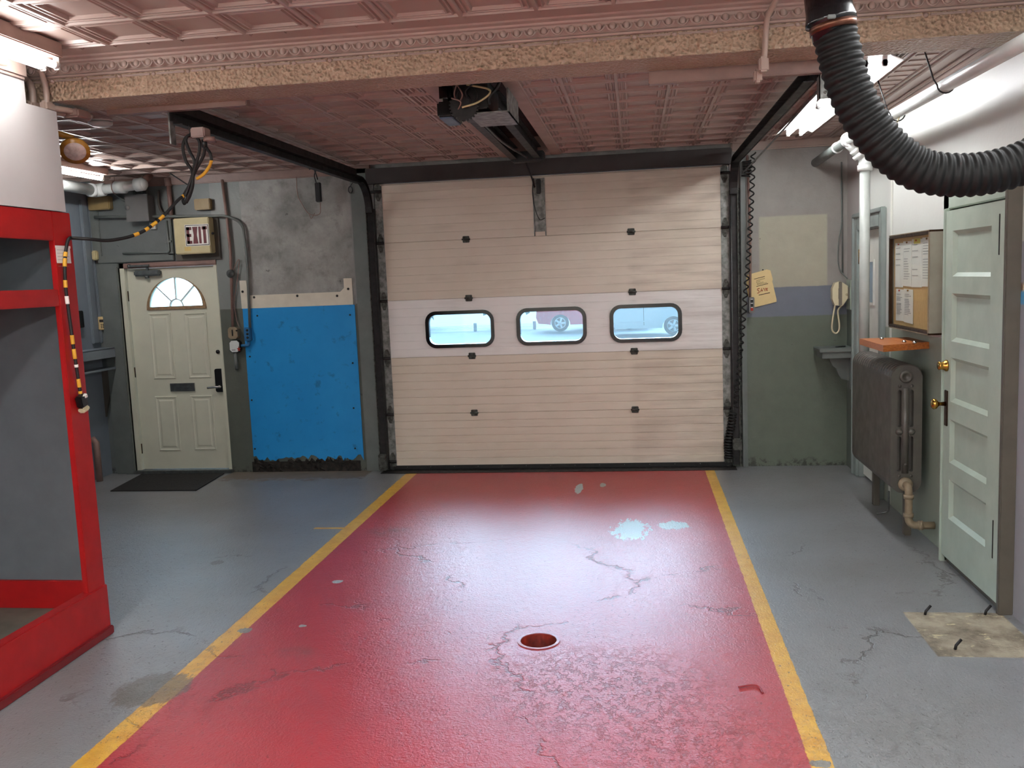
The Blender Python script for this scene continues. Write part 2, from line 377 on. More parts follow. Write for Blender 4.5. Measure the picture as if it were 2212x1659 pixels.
def back_wall_material():
    g = G('back_wall_paint')
    n1 = g.noise(2.2, 7, .65); n2 = g.noise(7, 7, .65); n3 = g.noise(40, 4, .6)
    x = g.m('ADD', g.x, g.m('MULTIPLY', g.m('SUBTRACT', n2, .5), .012)); z = g.m('ADD', g.z, g.m('MULTIPLY', g.m('SUBTRACT', n2, .5), .016))
    alcove = g.mix(n2, srgb((92, 98, 96)), srgb((112, 118, 116)))
    conc = g.mix(g.ramp(n1, .32, .62), srgb((104, 104, 100)), srgb((158, 157, 152)))
    conc = g.mix(g.mul(g.ramp(n2, .52, .7), .6), conc, srgb((84, 84, 80)))
    lowg = g.mix(n2, srgb((76, 80, 72)), srgb((98, 102, 92)))
    rtop = g.mix(g.ramp(n1, .3, .7), srgb((128, 124, 120)), srgb((150, 146, 140)))
    patch = g.mix(n2, srgb((150, 146, 128)), srgb((172, 168, 150)))
    bandc = g.mix(n2, srgb((98, 104, 114)), srgb((112, 118, 130)))
    low = g.mix(n2, srgb((84, 92, 80)), srgb((104, 112, 98)))
    z667 = (-3.820, 1.605)[1]
    left = g.mix(g.m('SUBTRACT', 1, g.step(z, z667, .003)), conc, lowg)
    left = g.mix(g.band(x, -2.62, -2.3, .004), left, g.mix(g.m('SUBTRACT', 1, g.step(z, (-2.548, 1.613)[1], .003)), srgb((128, 128, 126)), lowg))
    left = g.mix(g.mul(g.m('SUBTRACT', 1, g.step(x, (-3.698, 2.075)[0], .003)), g.step(z, z667, .003)), left, srgb((122, 126, 122)))
    c = g.mix(g.step(g.x, -4.0, .002), alcove, left)
    zb = (1.336, 1.615)[1]; zl = (1.335, 1.357)[1]
    right = g.mix(g.rect(x, z, (1.099, 1.951)[0], (1.680, 1.926)[0], zb, (1.339, 2.239)[1], .01), rtop, patch)
    right = g.mix(g.m('SUBTRACT', 1, g.step(z, zb, .004)), right, bandc)
    right = g.mix(g.m('SUBTRACT', 1, g.step(z, zl, .006)), right, low)
    c = g.mix(g.step(g.x, .5, .002), c, right)
    spots = g.step(g.noise(14, 3, .5), .73, .01)
    c = g.mix(g.mul(spots, .5), c, srgb((46, 44, 40)))
    foot = g.mul(g.m('SUBTRACT', 1, g.step(g.m('ADD', g.z, g.m('MULTIPLY', n2, .25)), .17, .03)), g.step(g.noise(18, 5, .7), .5, .05))
    c = g.mix(g.mul(foot, .8), c, srgb((36, 33, 28)))
    g.bump(g.m('ADD', g.m('MULTIPLY', n2, 1.2), g.m('MULTIPLY', n3, .35)), .5, .008)
    return g.fin(c, g.ramp(n1, .3, .7, .38, .55))
GX0, GX1, GZ = -2.39, .85, 2.74
EX0, EX1, EZ = -4.985, -3.985, 2.085
wb = MB()
wb.box(-5.5, EX0, 0, .22, 0, 3.1).box(EX0, EX1, 0, .22, EZ, 3.1).box(EX1, GX0, 0, .22, 0, 3.1).box(GX0, GX1, 0, .22, GZ, 3.1).box(GX1, 2.1, 0, .22, 0, 3.1)
wb.box(GX0 - .01, GX0 + .07, .051, .22, -.3, GZ).box(GX1 - .07, GX1 + .01, .051, .22, -.3, GZ)      # stops added behind the slab to block daylight leaking past its edges
WB = wb.build('wall_back', back_wall_material()); tag(WB, 'grey street-side wall around the garage door and entry door', 'wall', kind='structure')
# flaking foot of the wall below the blue board
r = MB()
bx0, bx1 = (-3.768, 0.089)[0], (-2.670, 0.075)[0]
for i in range(70):
    a = random.uniform(bx0, bx1 - .05); zz = random.uniform(0, .09) ** 1.0
    r.add([(a, -.001, zz), (a + random.uniform(.02, .09), -random.uniform(.002, .03), zz + random.uniform(-.01, .02)), (a + random.uniform(.0, .06), -random.uniform(.01, .035), zz + random.uniform(.02, .05)), (a + .02, .0, zz + .05)], [(0, 1, 2), (0, 2, 3), (0, 1, 3), (1, 2, 3)])
r.box(bx0, bx1, -.012, .002, 0, .10).build('crumbled_foot', paint('crumbled_plaster', (44, 38, 32), .9, var=.3, scale=30, c2=(16, 14, 12), bump=.8, bscale=40), WB)

def right_wall_material():
    g = G('right_wall_paint')
    n1 = g.noise(1.6, 6, .6); n2 = g.noise(9, 6, .6)
    y = g.m('ADD', g.y, g.m('MULTIPLY', g.m('SUBTRACT', n2, .5), .02)); z = g.m('ADD', g.z, g.m('MULTIPLY', g.m('SUBTRACT', n2, .5), .02))
    up = g.mix(n1, srgb((192, 192, 188)), srgb((204, 206, 198)))
    low = g.mix(n2, srgb((130, 140, 126)), srgb((148, 157, 143)))
    near = g.mix(n2, srgb((158, 158, 168)), srgb((174, 174, 184)))
    c = g.mix(g.m('SUBTRACT', 1, g.step(z, 1.32, .004)), up, low)
    c = g.mix(g.mul(g.step(y, -.42, .004), g.m('SUBTRACT', 1, g.step(z, 1.62, .004))), c, srgb((96, 104, 96)))
    c = g.mix(g.mul(g.step(y, -.42, .004), g.step(z, 1.62, .004)), c, srgb((170, 164, 160)))
    nz = (-3.579, 1.575)[1]
    lowpatch = g.mul(g.m('SUBTRACT', 1, g.step(y, -3.42, .004)), g.m('SUBTRACT', 1, g.step(z, nz, .005)))
    c = g.mix(lowpatch, c, g.mix(n2, srgb((122, 124, 134)), srgb((138, 140, 146))))
    ye = (-3.553, 1.738)[0]
    pt = g.mul(g.m('SUBTRACT', 1, g.step(y, ye, .006)), g.m('SUBTRACT', 1, g.step(z, (-3.589, 1.865)[1], .006)))
    c = g.mix(pt, c, g.mix(n2, srgb((146, 148, 156)), srgb((160, 160, 168))))
    c = g.mix(g.mul(pt, g.band(z, nz - .01, (-3.602, 1.635)[1], .006)), c, srgb((92, 164, 210)))
    c = g.mix(g.mul(pt, g.band(z, (-3.603, 1.630)[1], (-3.600, 1.670)[1], .01)), c, g.mix(g.step(n2, .5, .04), srgb((226, 214, 180)), srgb((120, 92, 70))))
    c = g.mix(g.mul(g.band(y, ye - .008, ye + .008, .004), g.m('SUBTRACT', 1, g.step(z, (-3.589, 1.865)[1], .006))), c, srgb((226, 222, 206)))
    g.bump(g.m('ADD', n2, g.m('MULTIPLY', g.noise(60, 4), .4)), .3, .005)
    return g.fin(c, .42)
D3 = (-1.13, -.455, 2.065)   # office doorway: y range and head
wr = MB()
wr.box(XR, 2.05, D3[1], .0, 0, 3.1).box(XR, 2.05, D3[0], D3[1], D3[2], 3.1).box(XR, 2.05, YFRONT, D3[0], 0, 3.1)
WR = wr.build('wall_right', right_wall_material()); tag(WR, 'pale right-hand wall with the radiator and the green panelled door', 'wall', kind='structure')
box(2.05, 2.10, -1.6, 0.0, 0, 3.1).build('wall_office', M['white_paint']); tag(bpy.data.objects['wall_office'], 'white wall closing the office doorway behind the white door', 'wall', kind='structure')

lw = G('left_wall_paint'); nn = lw.noise(4, 6); WLM = lw.fin(lw.mix(nn, srgb((184, 182, 180)), srgb((200, 198, 196))), .45)
wl = MB()
wl.box(-3.7, -2.82, YFRONT, -4.27, 2.21, 2.965)
wl.box(-3.7, -2.82, -4.27, -4.045, 2.21, 2.70)
wl.box(-3.7, -3.04, -4.27, -4.045, 2.70, 2.965)
WLo = wl.build('wall_left', WLM); tag(WLo, 'light grey plaster wall above the red cubby', 'wall', kind='structure')
al = G('alcove_paint'); an = al.noise(5, 6); ALM = al.fin(al.mix(an, srgb((104, 114, 122)), srgb((128, 138, 148))), .36)
wa = MB()
wa.box(-5.5, XL, -4.2, 0, 0, 3.1).box(-5.5, -3.66, -4.2, -4.11, 0, 3.1)
WA = wa.build('wall_alcove', ALM); tag(WA, 'blue-grey side wall of the entry alcove left of the entry door', 'wall', kind='structure')
wf = MB(); wf.box(-3.9, 2.05, YFRONT - .2, YFRONT, 0, 3.1).box(-3.75, -3.65, YFRONT, -4.11, 0, 2.22)
tag(wf.build('wall_front', M['white_paint']), 'plain wall behind the viewer', 'wall', kind='structure')

# ---- pressed tin ceiling
def tile(mb, x0, x1, y0, y1, z, prof):
    vs = []; fs = []
    for ins, dz in prof:
        a = min(ins, (x1 - x0) / 2 - .002); b = min(ins, (y1 - y0) / 2 - .002)
        vs += [(x0 + a, y0 + b, z - dz), (x1 - a, y0 + b, z - dz), (x1 - a, y1 - b, z - dz), (x0 + a, y1 - b, z - dz)]
    for k in range(len(prof) - 1):
        for i in range(4): fs.append((k * 4 + i, k * 4 + (i + 1) % 4, k * 4 + 4 + (i + 1) % 4, k * 4 + 4 + i))
    k = len(prof) - 1; fs.append((k * 4, k * 4 + 1, k * 4 + 2, k * 4 + 3))
    mb.add(vs, fs)
PROF = [(0, .014), (.008, .014), (.013, 0), (.022, 0), (.027, .009), (.033, .009), (.037, 0), (.044, 0), (.049, .008), (.057, .008), (.064, -.006)]
tm = G('pressed_tin'); tn = tm.noise(2.5, 6, .6)
tm.bump(tm.noise(140, 3), .10, .003)
TIN = tm.fin(tm.mix(tn, srgb((156, 136, 126)), srgb((172, 152, 142))), tm.ramp(tn, .3, .7, .30, .40))
c1 = MB()
cx = .333
for i in range(-12, 12):
    for j in range(0, 19):
        x0 = -2.06 + i * cx; y1 = -4.245 - j * cx
        x0c, x1c = max(x0, -2.82), min(x0 + cx, XR)
        if x1c - x0c < .05: continue
        tile(c1, x0c, x1c, y1 - cx, y1, ZF, PROF)
c1.box(-2.82, XR, -4.245, YB1, ZF - .001, ZF + .03)
for i in range(-4, 24):      # little tabs along the tile field
    x0 = -2.06 + i * cx / 2
    if -2.8 < x0 < XR - .05: c1.bbox(x0 - .022, x0 + .022, -4.252, -4.205, ZF - .014, ZF, .005)
CE1 = c1.build('ceiling', TIN); tag(CE1, 'pressed tin ceiling of the near bay with square coffers', 'ceiling', kind='structure')
c2 = MB(); rx, ry = .305, .318
SLX0, SLX1, SLY0 = -1.06, -.705, -.28
for i in range(-18, 8):
    for j in range(0, 14):
        x0 = -.079 + i * rx; x1 = x0 + rx; y1 = -.10 - j * ry; y0 = y1 - ry
        if x0 > 1.2: continue
        lim = -4.11 if x1 < -3.0 else YB1
        if x1 < XL or y1 < lim + .04: continue
        y0 = max(y0, lim)
        if y1 > SLY0 - .0 and False: continue
        if x0 < SLX1 + .085 and x1 > SLX0 - .095:      # beside the opener slot
            if x0 < SLX0 - .095: tile(c2, x0, SLX0 - .095, y0, y1, ZB, PROF)
            if x1 > SLX1 + .085: tile(c2, SLX1 + .085, x1, y0, y1, ZB, PROF)
            continue
        tile(c2, max(x0, XL), x1, y0, y1, ZB, PROF)
xe = -.079 + 5 * rx
c2.box(XL, XR, -.10, 0, ZB - .001, ZB + .02)
# plain and moulded border strips by the right wall
c2.box(xe, XR, YB1, -.1, ZB, ZB + .02)
for a, w_, h_ in ((xe + .005, .02, .012), (xe + .05, .012, .008), (xe + .20, .016, .010), (xe + .24, .03, .016), (XR - .06, .02, .02), (XR - .035, .035, .045)):
    if a + w_ <= XR + .001: c2.bbox(a, min(a + w_, XR), YB1, -.1, ZB - h_, ZB + .004, .004)
for j in range(26):
    y = -.2 - j * .135
    c2.bbox(xe + .075, xe + .19, y - .03, y, ZB - .006, ZB + .002, .003)
CE2 = c2.build('ceiling', TIN); tag(CE2, 'pressed tin ceiling of the far bay with small coffers', 'ceiling', kind='structure')
box(-5.5, 2.05, YB1 - .4, 0.0, ZB + .17, ZB + .2).box(-4.0, 2.05, YFRONT, YB1, ZF + .05, ZF + .08).build('ceiling', M['board']); tag(bpy.data.objects['ceiling.002'], 'plain boards hidden above the tin ceiling', 'ceiling', kind='structure')
s = MB(); s.box(SLX0 - .01, SLX1 + .01, YB1, SLY0, ZB + .12, ZB + .14).box(SLX0 - .02, SLX0, YB1, SLY0, ZB - .0, ZB + .14).box(SLX1, SLX1 + .02, YB1, SLY0, ZB, ZB + .14)
tag(s.build('trim_1', M['slot']), 'dark ceiling slot that the opener rail runs in', 'ceiling slot', kind='structure')
tag(bbox(SLX1, SLX1 + .085, YB1, -.1, ZB - .022, ZB + .01).build('trim_2', M['board']), 'pink ceiling board on the right of the opener rail', 'board', kind='structure')
tag(bbox(SLX0 - .095, SLX0, YB1, -.1, ZB - .022, ZB + .01).build('trim_3', M['board']), 'pink ceiling board on the left of the opener rail', 'board', kind='structure')
tag(bbox(SLX0, SLX1, SLY0, -.1, ZB - .022, ZB + .12).build('trim_4', M['board']), 'short pink board closing the street end of the opener slot', 'board', kind='structure')

# ---- the beam with egg-and-dart cornice
bg = G('hammered_tin')
hv = bg.voro(70, 'SMOOTH_F1'); bn = bg.noise(2.5, 5)
bg.bump(bg.m('ADD', hv, bg.m('MULTIPLY', bg.noise(45, 3), .5)), 1.0, .022)
HAM = bg.fin(bg.mix(bn, srgb((166, 142, 118)), srgb((184, 160, 136))), .34)
b = MB(); BX0 = -3.04
b.box(BX0, XR, YB0, YB1, ZBEAM, ZF)
BEAM = b.build('beam', HAM); tag(BEAM, 'tin-clad ceiling beam with hammered face between the two bays', 'beam', kind='structure')
tag(MB().box(-2.82, XR, -7.45, -7.15, ZBEAM, ZF + .02).build('beam', HAM), 'added unseen tin-clad beam above the viewer that blocks the rear lamps', 'beam', kind='structure')  # added out of view to keep rear lamplight off the near ceiling and beam
e = MB()
# mouldings: stepped profile and a row of eggs
prof = [(YB0, 2.868), (YB0 - .012, 2.870), (YB0 - .016, 2.878), (YB0 - .008, 2.884), (YB0 - .012, 2.888), (YB0 - .035, 2.926), (YB0 - .05, 2.930), (YB0 - .055, 2.938), (YB0 - .085, 2.942), (YB0 - .095, 2.95), (YB0, 2.95)]
e.prism(prof, 'x', BX0, XR)
k = 0; x = BX0 + .03
ax = Vector((0, .035, -.038)).normalized()
while x < XR - .02:
    e.sphere((x, YB0 - .026, 2.906), .0165, .013, .021, 10, 6, None)
    pts = [(x + .026 * math.cos(a), YB0 - .026 - .012 - .012 * math.sin(a) * .4, 2.912 + .026 * math.sin(a)) for a in [PI + PI * t / 8 for t in range(9)]]
    e.tube(pts, .0045, 5)
    x += .0625
x = BX0 + .02
while x < XR - .1:
    e.bbox(x, x + .15, YB0 - .010, YB0 + .004, 2.852, 2.862, .004); e.sphere((x + .165, YB0, 2.857), .012, .010, .010, 8, 5)
    x += .18
tag(e.build('cornice', TIN, BEAM), 'egg-and-dart moulding along the beam')
tag(bbox(-2.83, -2.795, YFRONT, -4.27, 2.805, ZF, .012).build('trim_15', TIN), 'tin cornice along the top of the light grey wall over the cubby', 'moulding', kind='structure')
tag(bbox(-5.2, -2.4, -.03, 0, ZB - .085, ZB, .01).build('trim_5', M['mauve_pipe']), 'thin crown moulding over the entry alcove wall', 'moulding', kind='structure')
tag(bbox(.86, XR, -.04, 0, ZB - .075, ZB - .0, .012).build('trim_6', M['ceil']), 'pink crown moulding over the wall right of the garage door', 'moulding', kind='structure')

# ================================================================== garage door
DXL, DXR = -2.305, .765
ZS = [.0383, .5444, 1.0839, 1.6236, 2.1637, 2.6962]
def door_mat(name, a, b_):
    g = G(name); n = g.noise(1.5, 6, .6); st = g.noise(6, 5, .6, stretch=(.25, 1, 2.2)); sp = g.noise(20, 5, .7)
    c = g.mix(g.ramp(n, .35, .65), srgb(a), srgb(b_))
    c = g.mix(g.mul(g.ramp(st, .55, .75), .2), c, srgb((150, 130, 112)))
    c = g.mix(g.mul(g.step(sp, .76, .01), .6), c, srgb((110, 92, 76)))
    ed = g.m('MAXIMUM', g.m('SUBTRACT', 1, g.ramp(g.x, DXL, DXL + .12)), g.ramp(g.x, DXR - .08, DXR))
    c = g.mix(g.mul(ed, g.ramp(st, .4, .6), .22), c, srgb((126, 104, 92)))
    return g.fin(c, .38)
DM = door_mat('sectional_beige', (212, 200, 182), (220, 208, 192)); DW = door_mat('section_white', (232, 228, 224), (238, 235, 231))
GD = thing('door_1', ((DXL + DXR) / 2, .02, .0), 'wide beige sectional garage door with one white windowed section', 'garage door', kind='structure')
SX0, SX1 = DXL - .075, DXR + .075
secs = []
for i in range(5):
    z0, z1 = ZS[i] + .001, ZS[i + 1] - .001
    n = 7; h = (z1 - z0) / n; pts = [(.045, z0), (.003, z0), (.0, z0 + .003)] if i == 0 else [(.003, z0), (.0, z0 + .003)]
    for k in range(1, n):
        zc = z0 + k * h; g_ = .005 if i in (0, 1) else .0022
        pts += [(0, zc - g_), (g_, zc - g_ * .3), (g_, zc + g_ * .3), (0, zc + g_)]
    pts += [(0, z1 - .003), (.003, z1), (.012, z1), (.014, z1 + .012), (.032, z1 + .012), (.034, z1), (.045, z1)]
    pts = [(.034, z0), (.032, z0 + .013), (.014, z0 + .013), (.012, z0)] + pts if i else pts
    o = MB().prism(pts, 'x', SX0, SX1).build('section', DW if i == 2 else DM, GD)
    secs.append(o)
tag(secs[2], 'white section with three windows')
WIN = [((919, 1069), (674, 752), 994), ((1116, 1267), (663, 745), 1192), ((1317, 1473), (654, 737), 1395)]
wz0, wz1 = [], []
WR_ = []
for (xa, za, xb, zb) in ((*(-1.958, 1.331), *(-1.305, 1.331)), (*(-1.096, 1.346), *(-0.448, 1.342)), (*(-0.236, 1.352), *(0.414, 1.347))):
    WR_.append((xa, xb))
zc = ((-1.630, 1.329)[1] + (0.090, 1.347)[1]) / 2
hh = ((-0.762, 1.510)[1] - (-0.774, 1.164)[1]) / 2
cut(secs[2], [MB().prism(rrect(a + .02, b - .02, zc - hh + .02, zc + hh - .02, .08), 'y', -.1, .2) for a, b in WR_])
for a, b in WR_:
    w = MB().ringprism(rrect(a, b, zc - hh, zc + hh, .10), rrect(a + .032, b - .032, zc - hh + .032, zc + hh - .032, .072), 'y', -.014, .0)
    w.ringprism(rrect(a + .021, b - .021, zc - hh + .021, zc + hh - .021, .079), rrect(a + .034, b - .034, zc - hh + .034, zc + hh - .034, .07), 'y', -.002, .044)
    w = w.build('window_frame', M['black_gloss'], GD)
    MB().prism(rrect(a + .028, b - .028, zc - hh + .028, zc + hh - .028, .075), 'y', .030, .034).build('window_pane', M['scuffed'], w)
for X0_, X1_ in ((SX0, DXL - .004), (DXR + .004, SX1)):
    st = MB()
    for i in range(5): st.bbox(X0_, X1_, -.006, .0, ZS[i] + .006, ZS[i + 1] - .006, .002)
    st = st.build('end_stile', M['galv'], GD)
    for z in [ZS[0] + .05] + ZS[1:5] + [ZS[5] - .06]:
        xc = (X0_ + X1_) / 2; hb = MB()
        w_ = .028
        for sgn in (1, -1):
            hb.prism([(xc - w_, z + sgn * .01), (xc + w_, z + sgn * .01), (xc + w_, z + sgn * .04), (xc + .010, z + sgn * .085), (xc - .010, z + sgn * .085), (xc - w_, z + sgn * .04)], 'y', -.011, -.006)
            hb.cyl((xc, -.011, z + sgn * .05), (xc, -.016, z + sgn * .05), .005, 8); hb.cyl((xc, -.011, z + sgn * .075), (xc, -.016, z + sgn * .075), .004, 8)
        ho = hb.build('roller_hinge', M['rust_galv'], GD)
        MB().cyl((X0_ - .03 if xc < 0 else X0_, -.022, z), (X1_ if xc < 0 else X1_ + .03, -.022, z), .013, 10).build('roller_axle', M['dark_iron'], ho)
for px in (((-1.534, 2.156), (-0.023, 2.170)), ((-1.533, 1.615), (-0.024, 1.630)), ((-1.527, 1.074), (-0.020, 1.090)), ((-1.529, 0.538), (-0.025, 0.556))):
    for (x, z), in ((q,) for q in px):
        z = min(ZS[1:5], key=lambda t: abs(t - z))
        h = MB().bbox(x - .032, x + .032, -.010, 0, z - .030, z + .030, .004).cyl((x - .038, -.014, z), (x + .038, -.014, z), .009, 8)
        for sx in (-1, 1):
            for sz in (-1, 1): h.cyl((x + sx * .022, -.010, z + sz * .020), (x + sx * .022, -.015, z + sz * .020), .005, 6)
        h.build('hinge', M['rust_galv'], GD)
# operator bracket and arm in the middle of the top section
xa, za = (-0.843, 2.681); zb_ = (-0.854, 2.163)[1]
br = MB().bbox(xa - .055, xa - .047, -.030, 0, zb_, za, .002).bbox(xa + .047, xa + .055, -.030, 0, zb_, za, .002).bbox(xa - .05, xa + .05, -.008, 0, zb_ + .04, za, .002).build('operator_bracket', M['galv'], GD)
bbox(xa - .018, xa + .022, -.05, -.008, za - .14, za - .01, .006).build('arm_pivot', M['dark_iron'], br)
MB().tube(smoothpath([(xa - .04, -.03, za), (xa - .055, -.034, za - .12), (xa - .04, -.034, za - .26), (xa + .0, -.034, za - .37), (xa + .05, -.03, za - .36)]), .004, 6).build('bracket_wire', M['black'], br)
bbox(SX0, SX1, -.012, .05, .006, .045, .006).build('bottom_seal', M['black_rubber'], GD)
for k in range(13): x = DXL + .1 + k * .23; MB().cyl((x, -.012, .032), (x, -.016, .032), .004, 6).build('seal_bolt', M['dull_metal'], GD)
# header bar
hd = MB(); hd.bbox(-2.43, .86, -.10, -.03, 2.705, 2.842, .006).box(-2.43, .86, -.04, .20, 2.71, 2.80)
tag(hd.build('trim_7', M['header']), 'dark header bar across the top of the garage door', 'header', kind='structure')

# tracks on both sides
def track(side, x, label):
    t = thing('door_track', (x, -.1, 0), label, 'door track', 'garage door tracks')
    s = -1 if side == 'L' else 1
    xi = x                                   # centre line of the roller track
    v = MB().bbox(xi - .025 if s > 0 else xi - .03, xi + .03 if s > 0 else xi + .025, -.075, -.068, .03, 2.48, .002)
    v.bbox(xi - .03 * s - .003, xi - .03 * s + .003, -.075, -.02, .03, 2.48, .001)
    v.build('vertical_track', M['dark_iron'], t)
    j = MB().bbox(xi + s * .030, xi + s * .036, -.11, .0, .02, 2.5, .002).bbox(xi + s * .03, xi + s * .085, -.006, 0, .02, 2.5, .002)
    j = j.build('jamb_angle', M['rust_galv'], t)
    for k in range(9):
        z = .14 + k * .28; MB().cyl((xi + s * .06, -.006, z), (xi + s * .06, -.016, z), .009, 6).build('track_bolt', M['dull_metal'], j); MB().cyl((xi + s * .036, -.09, z + .1), (xi + s * .046, -.09, z + .1), .008, 6).build('track_bolt', M['dull_metal'], j)
    cv = []; R_ = .30; y0 = -.07; z0 = 2.44
    for k in range(9):
        a = PI / 2 * k / 8; cv.append((y0 - R_ + R_ * math.cos(a), z0 + R_ * math.sin(a)))
    cur = MB(); zt = cv[-1][1]; ye = cv[-1][0]
    for off in (0, -.045):
        pl = [(yy + off * (-math.cos(PI / 2 * k / 8)) * -1, zz + off * math.sin(PI / 2 * k / 8)) for k, (yy, zz) in enumerate(cv)]
        for k in range(8):
            (a, b_), (c, d) = pl[k], pl[k + 1]
            cur.add([(xi - .03, a, b_), (xi + .03, a, b_), (xi + .03, c, d), (xi - .03, c, d), (xi - .03, a - .004, b_ + .004), (xi + .03, a - .004, b_ + .004), (xi + .03, c - .004, d + .004), (xi - .03, c - .004, d + .004)], [(0, 1, 2, 3), (4, 5, 6, 7), (0, 1, 5, 4), (2, 3, 7, 6), (0, 3, 7, 4), (1, 2, 6, 5)])
    for k in range(8):
        (a, b_), (c, d) = cv[k], cv[k + 1]; m1 = k / 8 * PI / 2; m2 = (k + 1) / 8 * PI / 2
        xs = xi + s * .03
        cur.add([(xs, a, b_), (xs, c, d), (xs, c + .045 * -math.cos(m2), d - .045 * math.sin(m2)), (xs, a - .045 * math.cos(m1), b_ - .045 * math.sin(m1)), (xs + .003, a, b_), (xs + .003, c, d), (xs + .003, c - .045 * math.cos(m2), d - .045 * math.sin(m2)), (xs + .003, a - .045 * math.cos(m1), b_ - .045 * math.sin(m1))], [(0, 1, 2, 3), (4, 5, 6, 7), (0, 1, 5, 4), (1, 2, 6, 5), (2, 3, 7, 6), (3, 0, 4, 7)])
    cur.build('curved_track', M['dark_iron'], t)
    YE = -3.60
    h = MB().bbox(xi + s * .03 - .003, xi + s * .03 + .003, YE, ye, zt - .055, zt + .004, .001).bbox(xi - .03, xi + .03, YE, ye, zt, zt + .004, .001).bbox(xi - .03, xi + .02, YE, ye, zt - .058, zt - .052, .001)
    h.bbox(xi + s * .030, xi + s * .036, YE - .03, ye + .05, zt - .04, zt + .075, .002).bbox(xi + s * .03, xi + s * .09, YE - .03, ye + .05, zt + .068, zt + .075, .002)
    h.build('horizontal_rail', M['dark_iron'], t)
    return t, xi, zt, YE, s
TL, xl_, zt_, ye_, sl_ = track('L', SX0 - .03, 'dark steel track left of the garage door, beside the blue board')
bbox(xl_ - .34, xl_ + .44, YB1 - .0, YB1 + .05, 2.735, 2.775, .004).build('hanger_angle', M['mauve_pipe'], TL)
MB().bbox(xl_ - .045, xl_ - .037, ye_ - .03, ye_ + .03, 2.58, ZB, .002).build('hanger_strap', M['galv'], TL)
TR, xr_, zr_, yr_, sr_ = track('R', SX1 + .03, 'dark steel track right of the garage door, beside the coiled cable')
bbox(xr_ - .78, xr_ + .05, YB1 + .0, YB1 + .05, 2.70, 2.76, .004).build('hanger_angle', M['mauve_pipe'], TR)
hp = bbox(xr_ + .036, xr_ + .085, yr_ - .05, yr_ - .042, 2.59, ZB, .002).bbox(xr_ + .036, xr_ + .042, yr_ - .05, yr_ + .02, 2.59, ZB, .002)
for z in (2.62, 2.67, 2.73): hp.cyl((xr_ + .062, yr_ - .05, z), (xr_ + .062, yr_ - .053, z), .008, 8)
hp.build('hanger_bracket', M['galv'], TR)
MB().tube([(xr_ + .06, YE_, z) for YE_, z in ((-3.55, 2.66), (-2.4, 2.63), (-1.2, 2.61), (-.25, 2.60))], .006, 6).build('lift_cable', M['dull_metal'], TR)
MB().tube([(xr_ - .02, -.09, .03), (xr_ - .02, -.09, 2.45)], .004, 6).build('lift_cable', M['dull_metal'], TR)
bbox(xr_ - .03, xr_ + .05, -.12, -.02, .17, .28, .01).build('bottom_bracket', M['rust_galv'], TR)
bbox(xl_ - .05, xl_ + .03, -.12, -.02, .02, .18, .01).build('bottom_bracket', M['rust_galv'], TL)
# wooden jambs beside the tracks
jl = bbox((-2.601, 1.417)[0], SX0 - .055, -.03, .0, 0, 2.86, .004)
tag(jl.build('trim_8', M['trim_grey']), 'grey jamb board left of the garage door track', 'jamb', kind='structure')
jr = bbox(SX1 + .10, (0.981, 1.299)[0], -.04, .0, 0, 2.80, .004).bbox(SX1 + .095, SX1 + .125, -.055, .0, 0, 2.80, .004)
tag(jr.build('trim_9', M['trim_grey']), 'grey jamb board right of the garage door track', 'jamb', kind='structure')

# coiled edge cable on the right of the door
def coil(path, r, turns, wire):
    P = smoothpath(path, 30); n = len(P); out = []
    tot = turns * 2 * PI; steps = turns * 8
    for k in range(steps + 1):
        t = k / steps * (n - 1); i = min(int(t), n - 2); p = P[i].lerp(P[i + 1], t - i); a = tot * k / steps
        out.append(p + Vector((r * math.cos(a), r * math.sin(a), 0)))
    return out
cc = thing('coiled_cable', (1.050, -0.130, 2.820), 'long black wavy coiled cable hanging right of the garage door', 'cable')
xk = [(1.042, 2.785), (1.018, 2.312), (0.990, 1.873), (0.946, 1.387), (0.901, 0.935), (0.864, 0.560)]
MB().tube(coil([(x, -.115, z) for x, z in xk], .019, 34, .006), .0065, 6).build('coil', M['black_rubber'], cc)
xk2 = [(0.852, 0.519), (0.830, 0.372), (0.803, 0.224), (0.810, 0.096)]
MB().tube(coil([(x, -.06, z) for x, z in xk2], .032, 16, .008), .010, 6).build('bunched_coil', M['black_rubber'], cc)
a = [(1.081, 2.841), (1.046, 2.785)]
MB().tube(coil([(x, -.115, z) for x, z in ((.985, 2.72), (.99, 2.66), (.975, 2.58))], .035, 6, .006), .007, 6).build('top_loop', M['black_rubber'], cc)

# ---- opener
OP = thing('garage_door_opener', (-.93, -3.2, 2.89), 'open black chain opener with dangling wires under the ceiling slot', 'door opener')
oz0, oz1 = (-0.886, 2.671)[1], 2.885
ox0, ox1 = (-1.057, 2.768)[0], (-0.774, 2.750)[0]
ch = MB().bbox(ox0 + .09, ox1, -3.27, -2.85, oz0 + .05, oz1, .006)
ch.build('chassis', M['black'], OP)
MB().bbox(ox0, ox0 + .10, -3.29, -3.02, oz0 + .015, oz0 + .10, .01).bbox(ox0 + .01, ox0 + .08, -3.28, -3.05, oz0 + .10, oz1 - .01, .02).build('motor', M['black_gloss'], OP)
bbox(ox0 + .01, ox0 + .085, -3.285, -3.03, oz0 + .008, oz0 + .016, .003).build('motor_label', paint('label_blue', (60, 78, 104), .4), OP)
bp = MB().bbox(ox0 + .16, ox1 + .11, -3.24, -2.80, oz0 + .03, oz0 + .038, .002).bbox(ox1 + .10, ox1 + .11, -3.24, -2.80, oz0 + .03, oz0 + .16, .002)
bp.build('bottom_plate', M['galv'], OP)
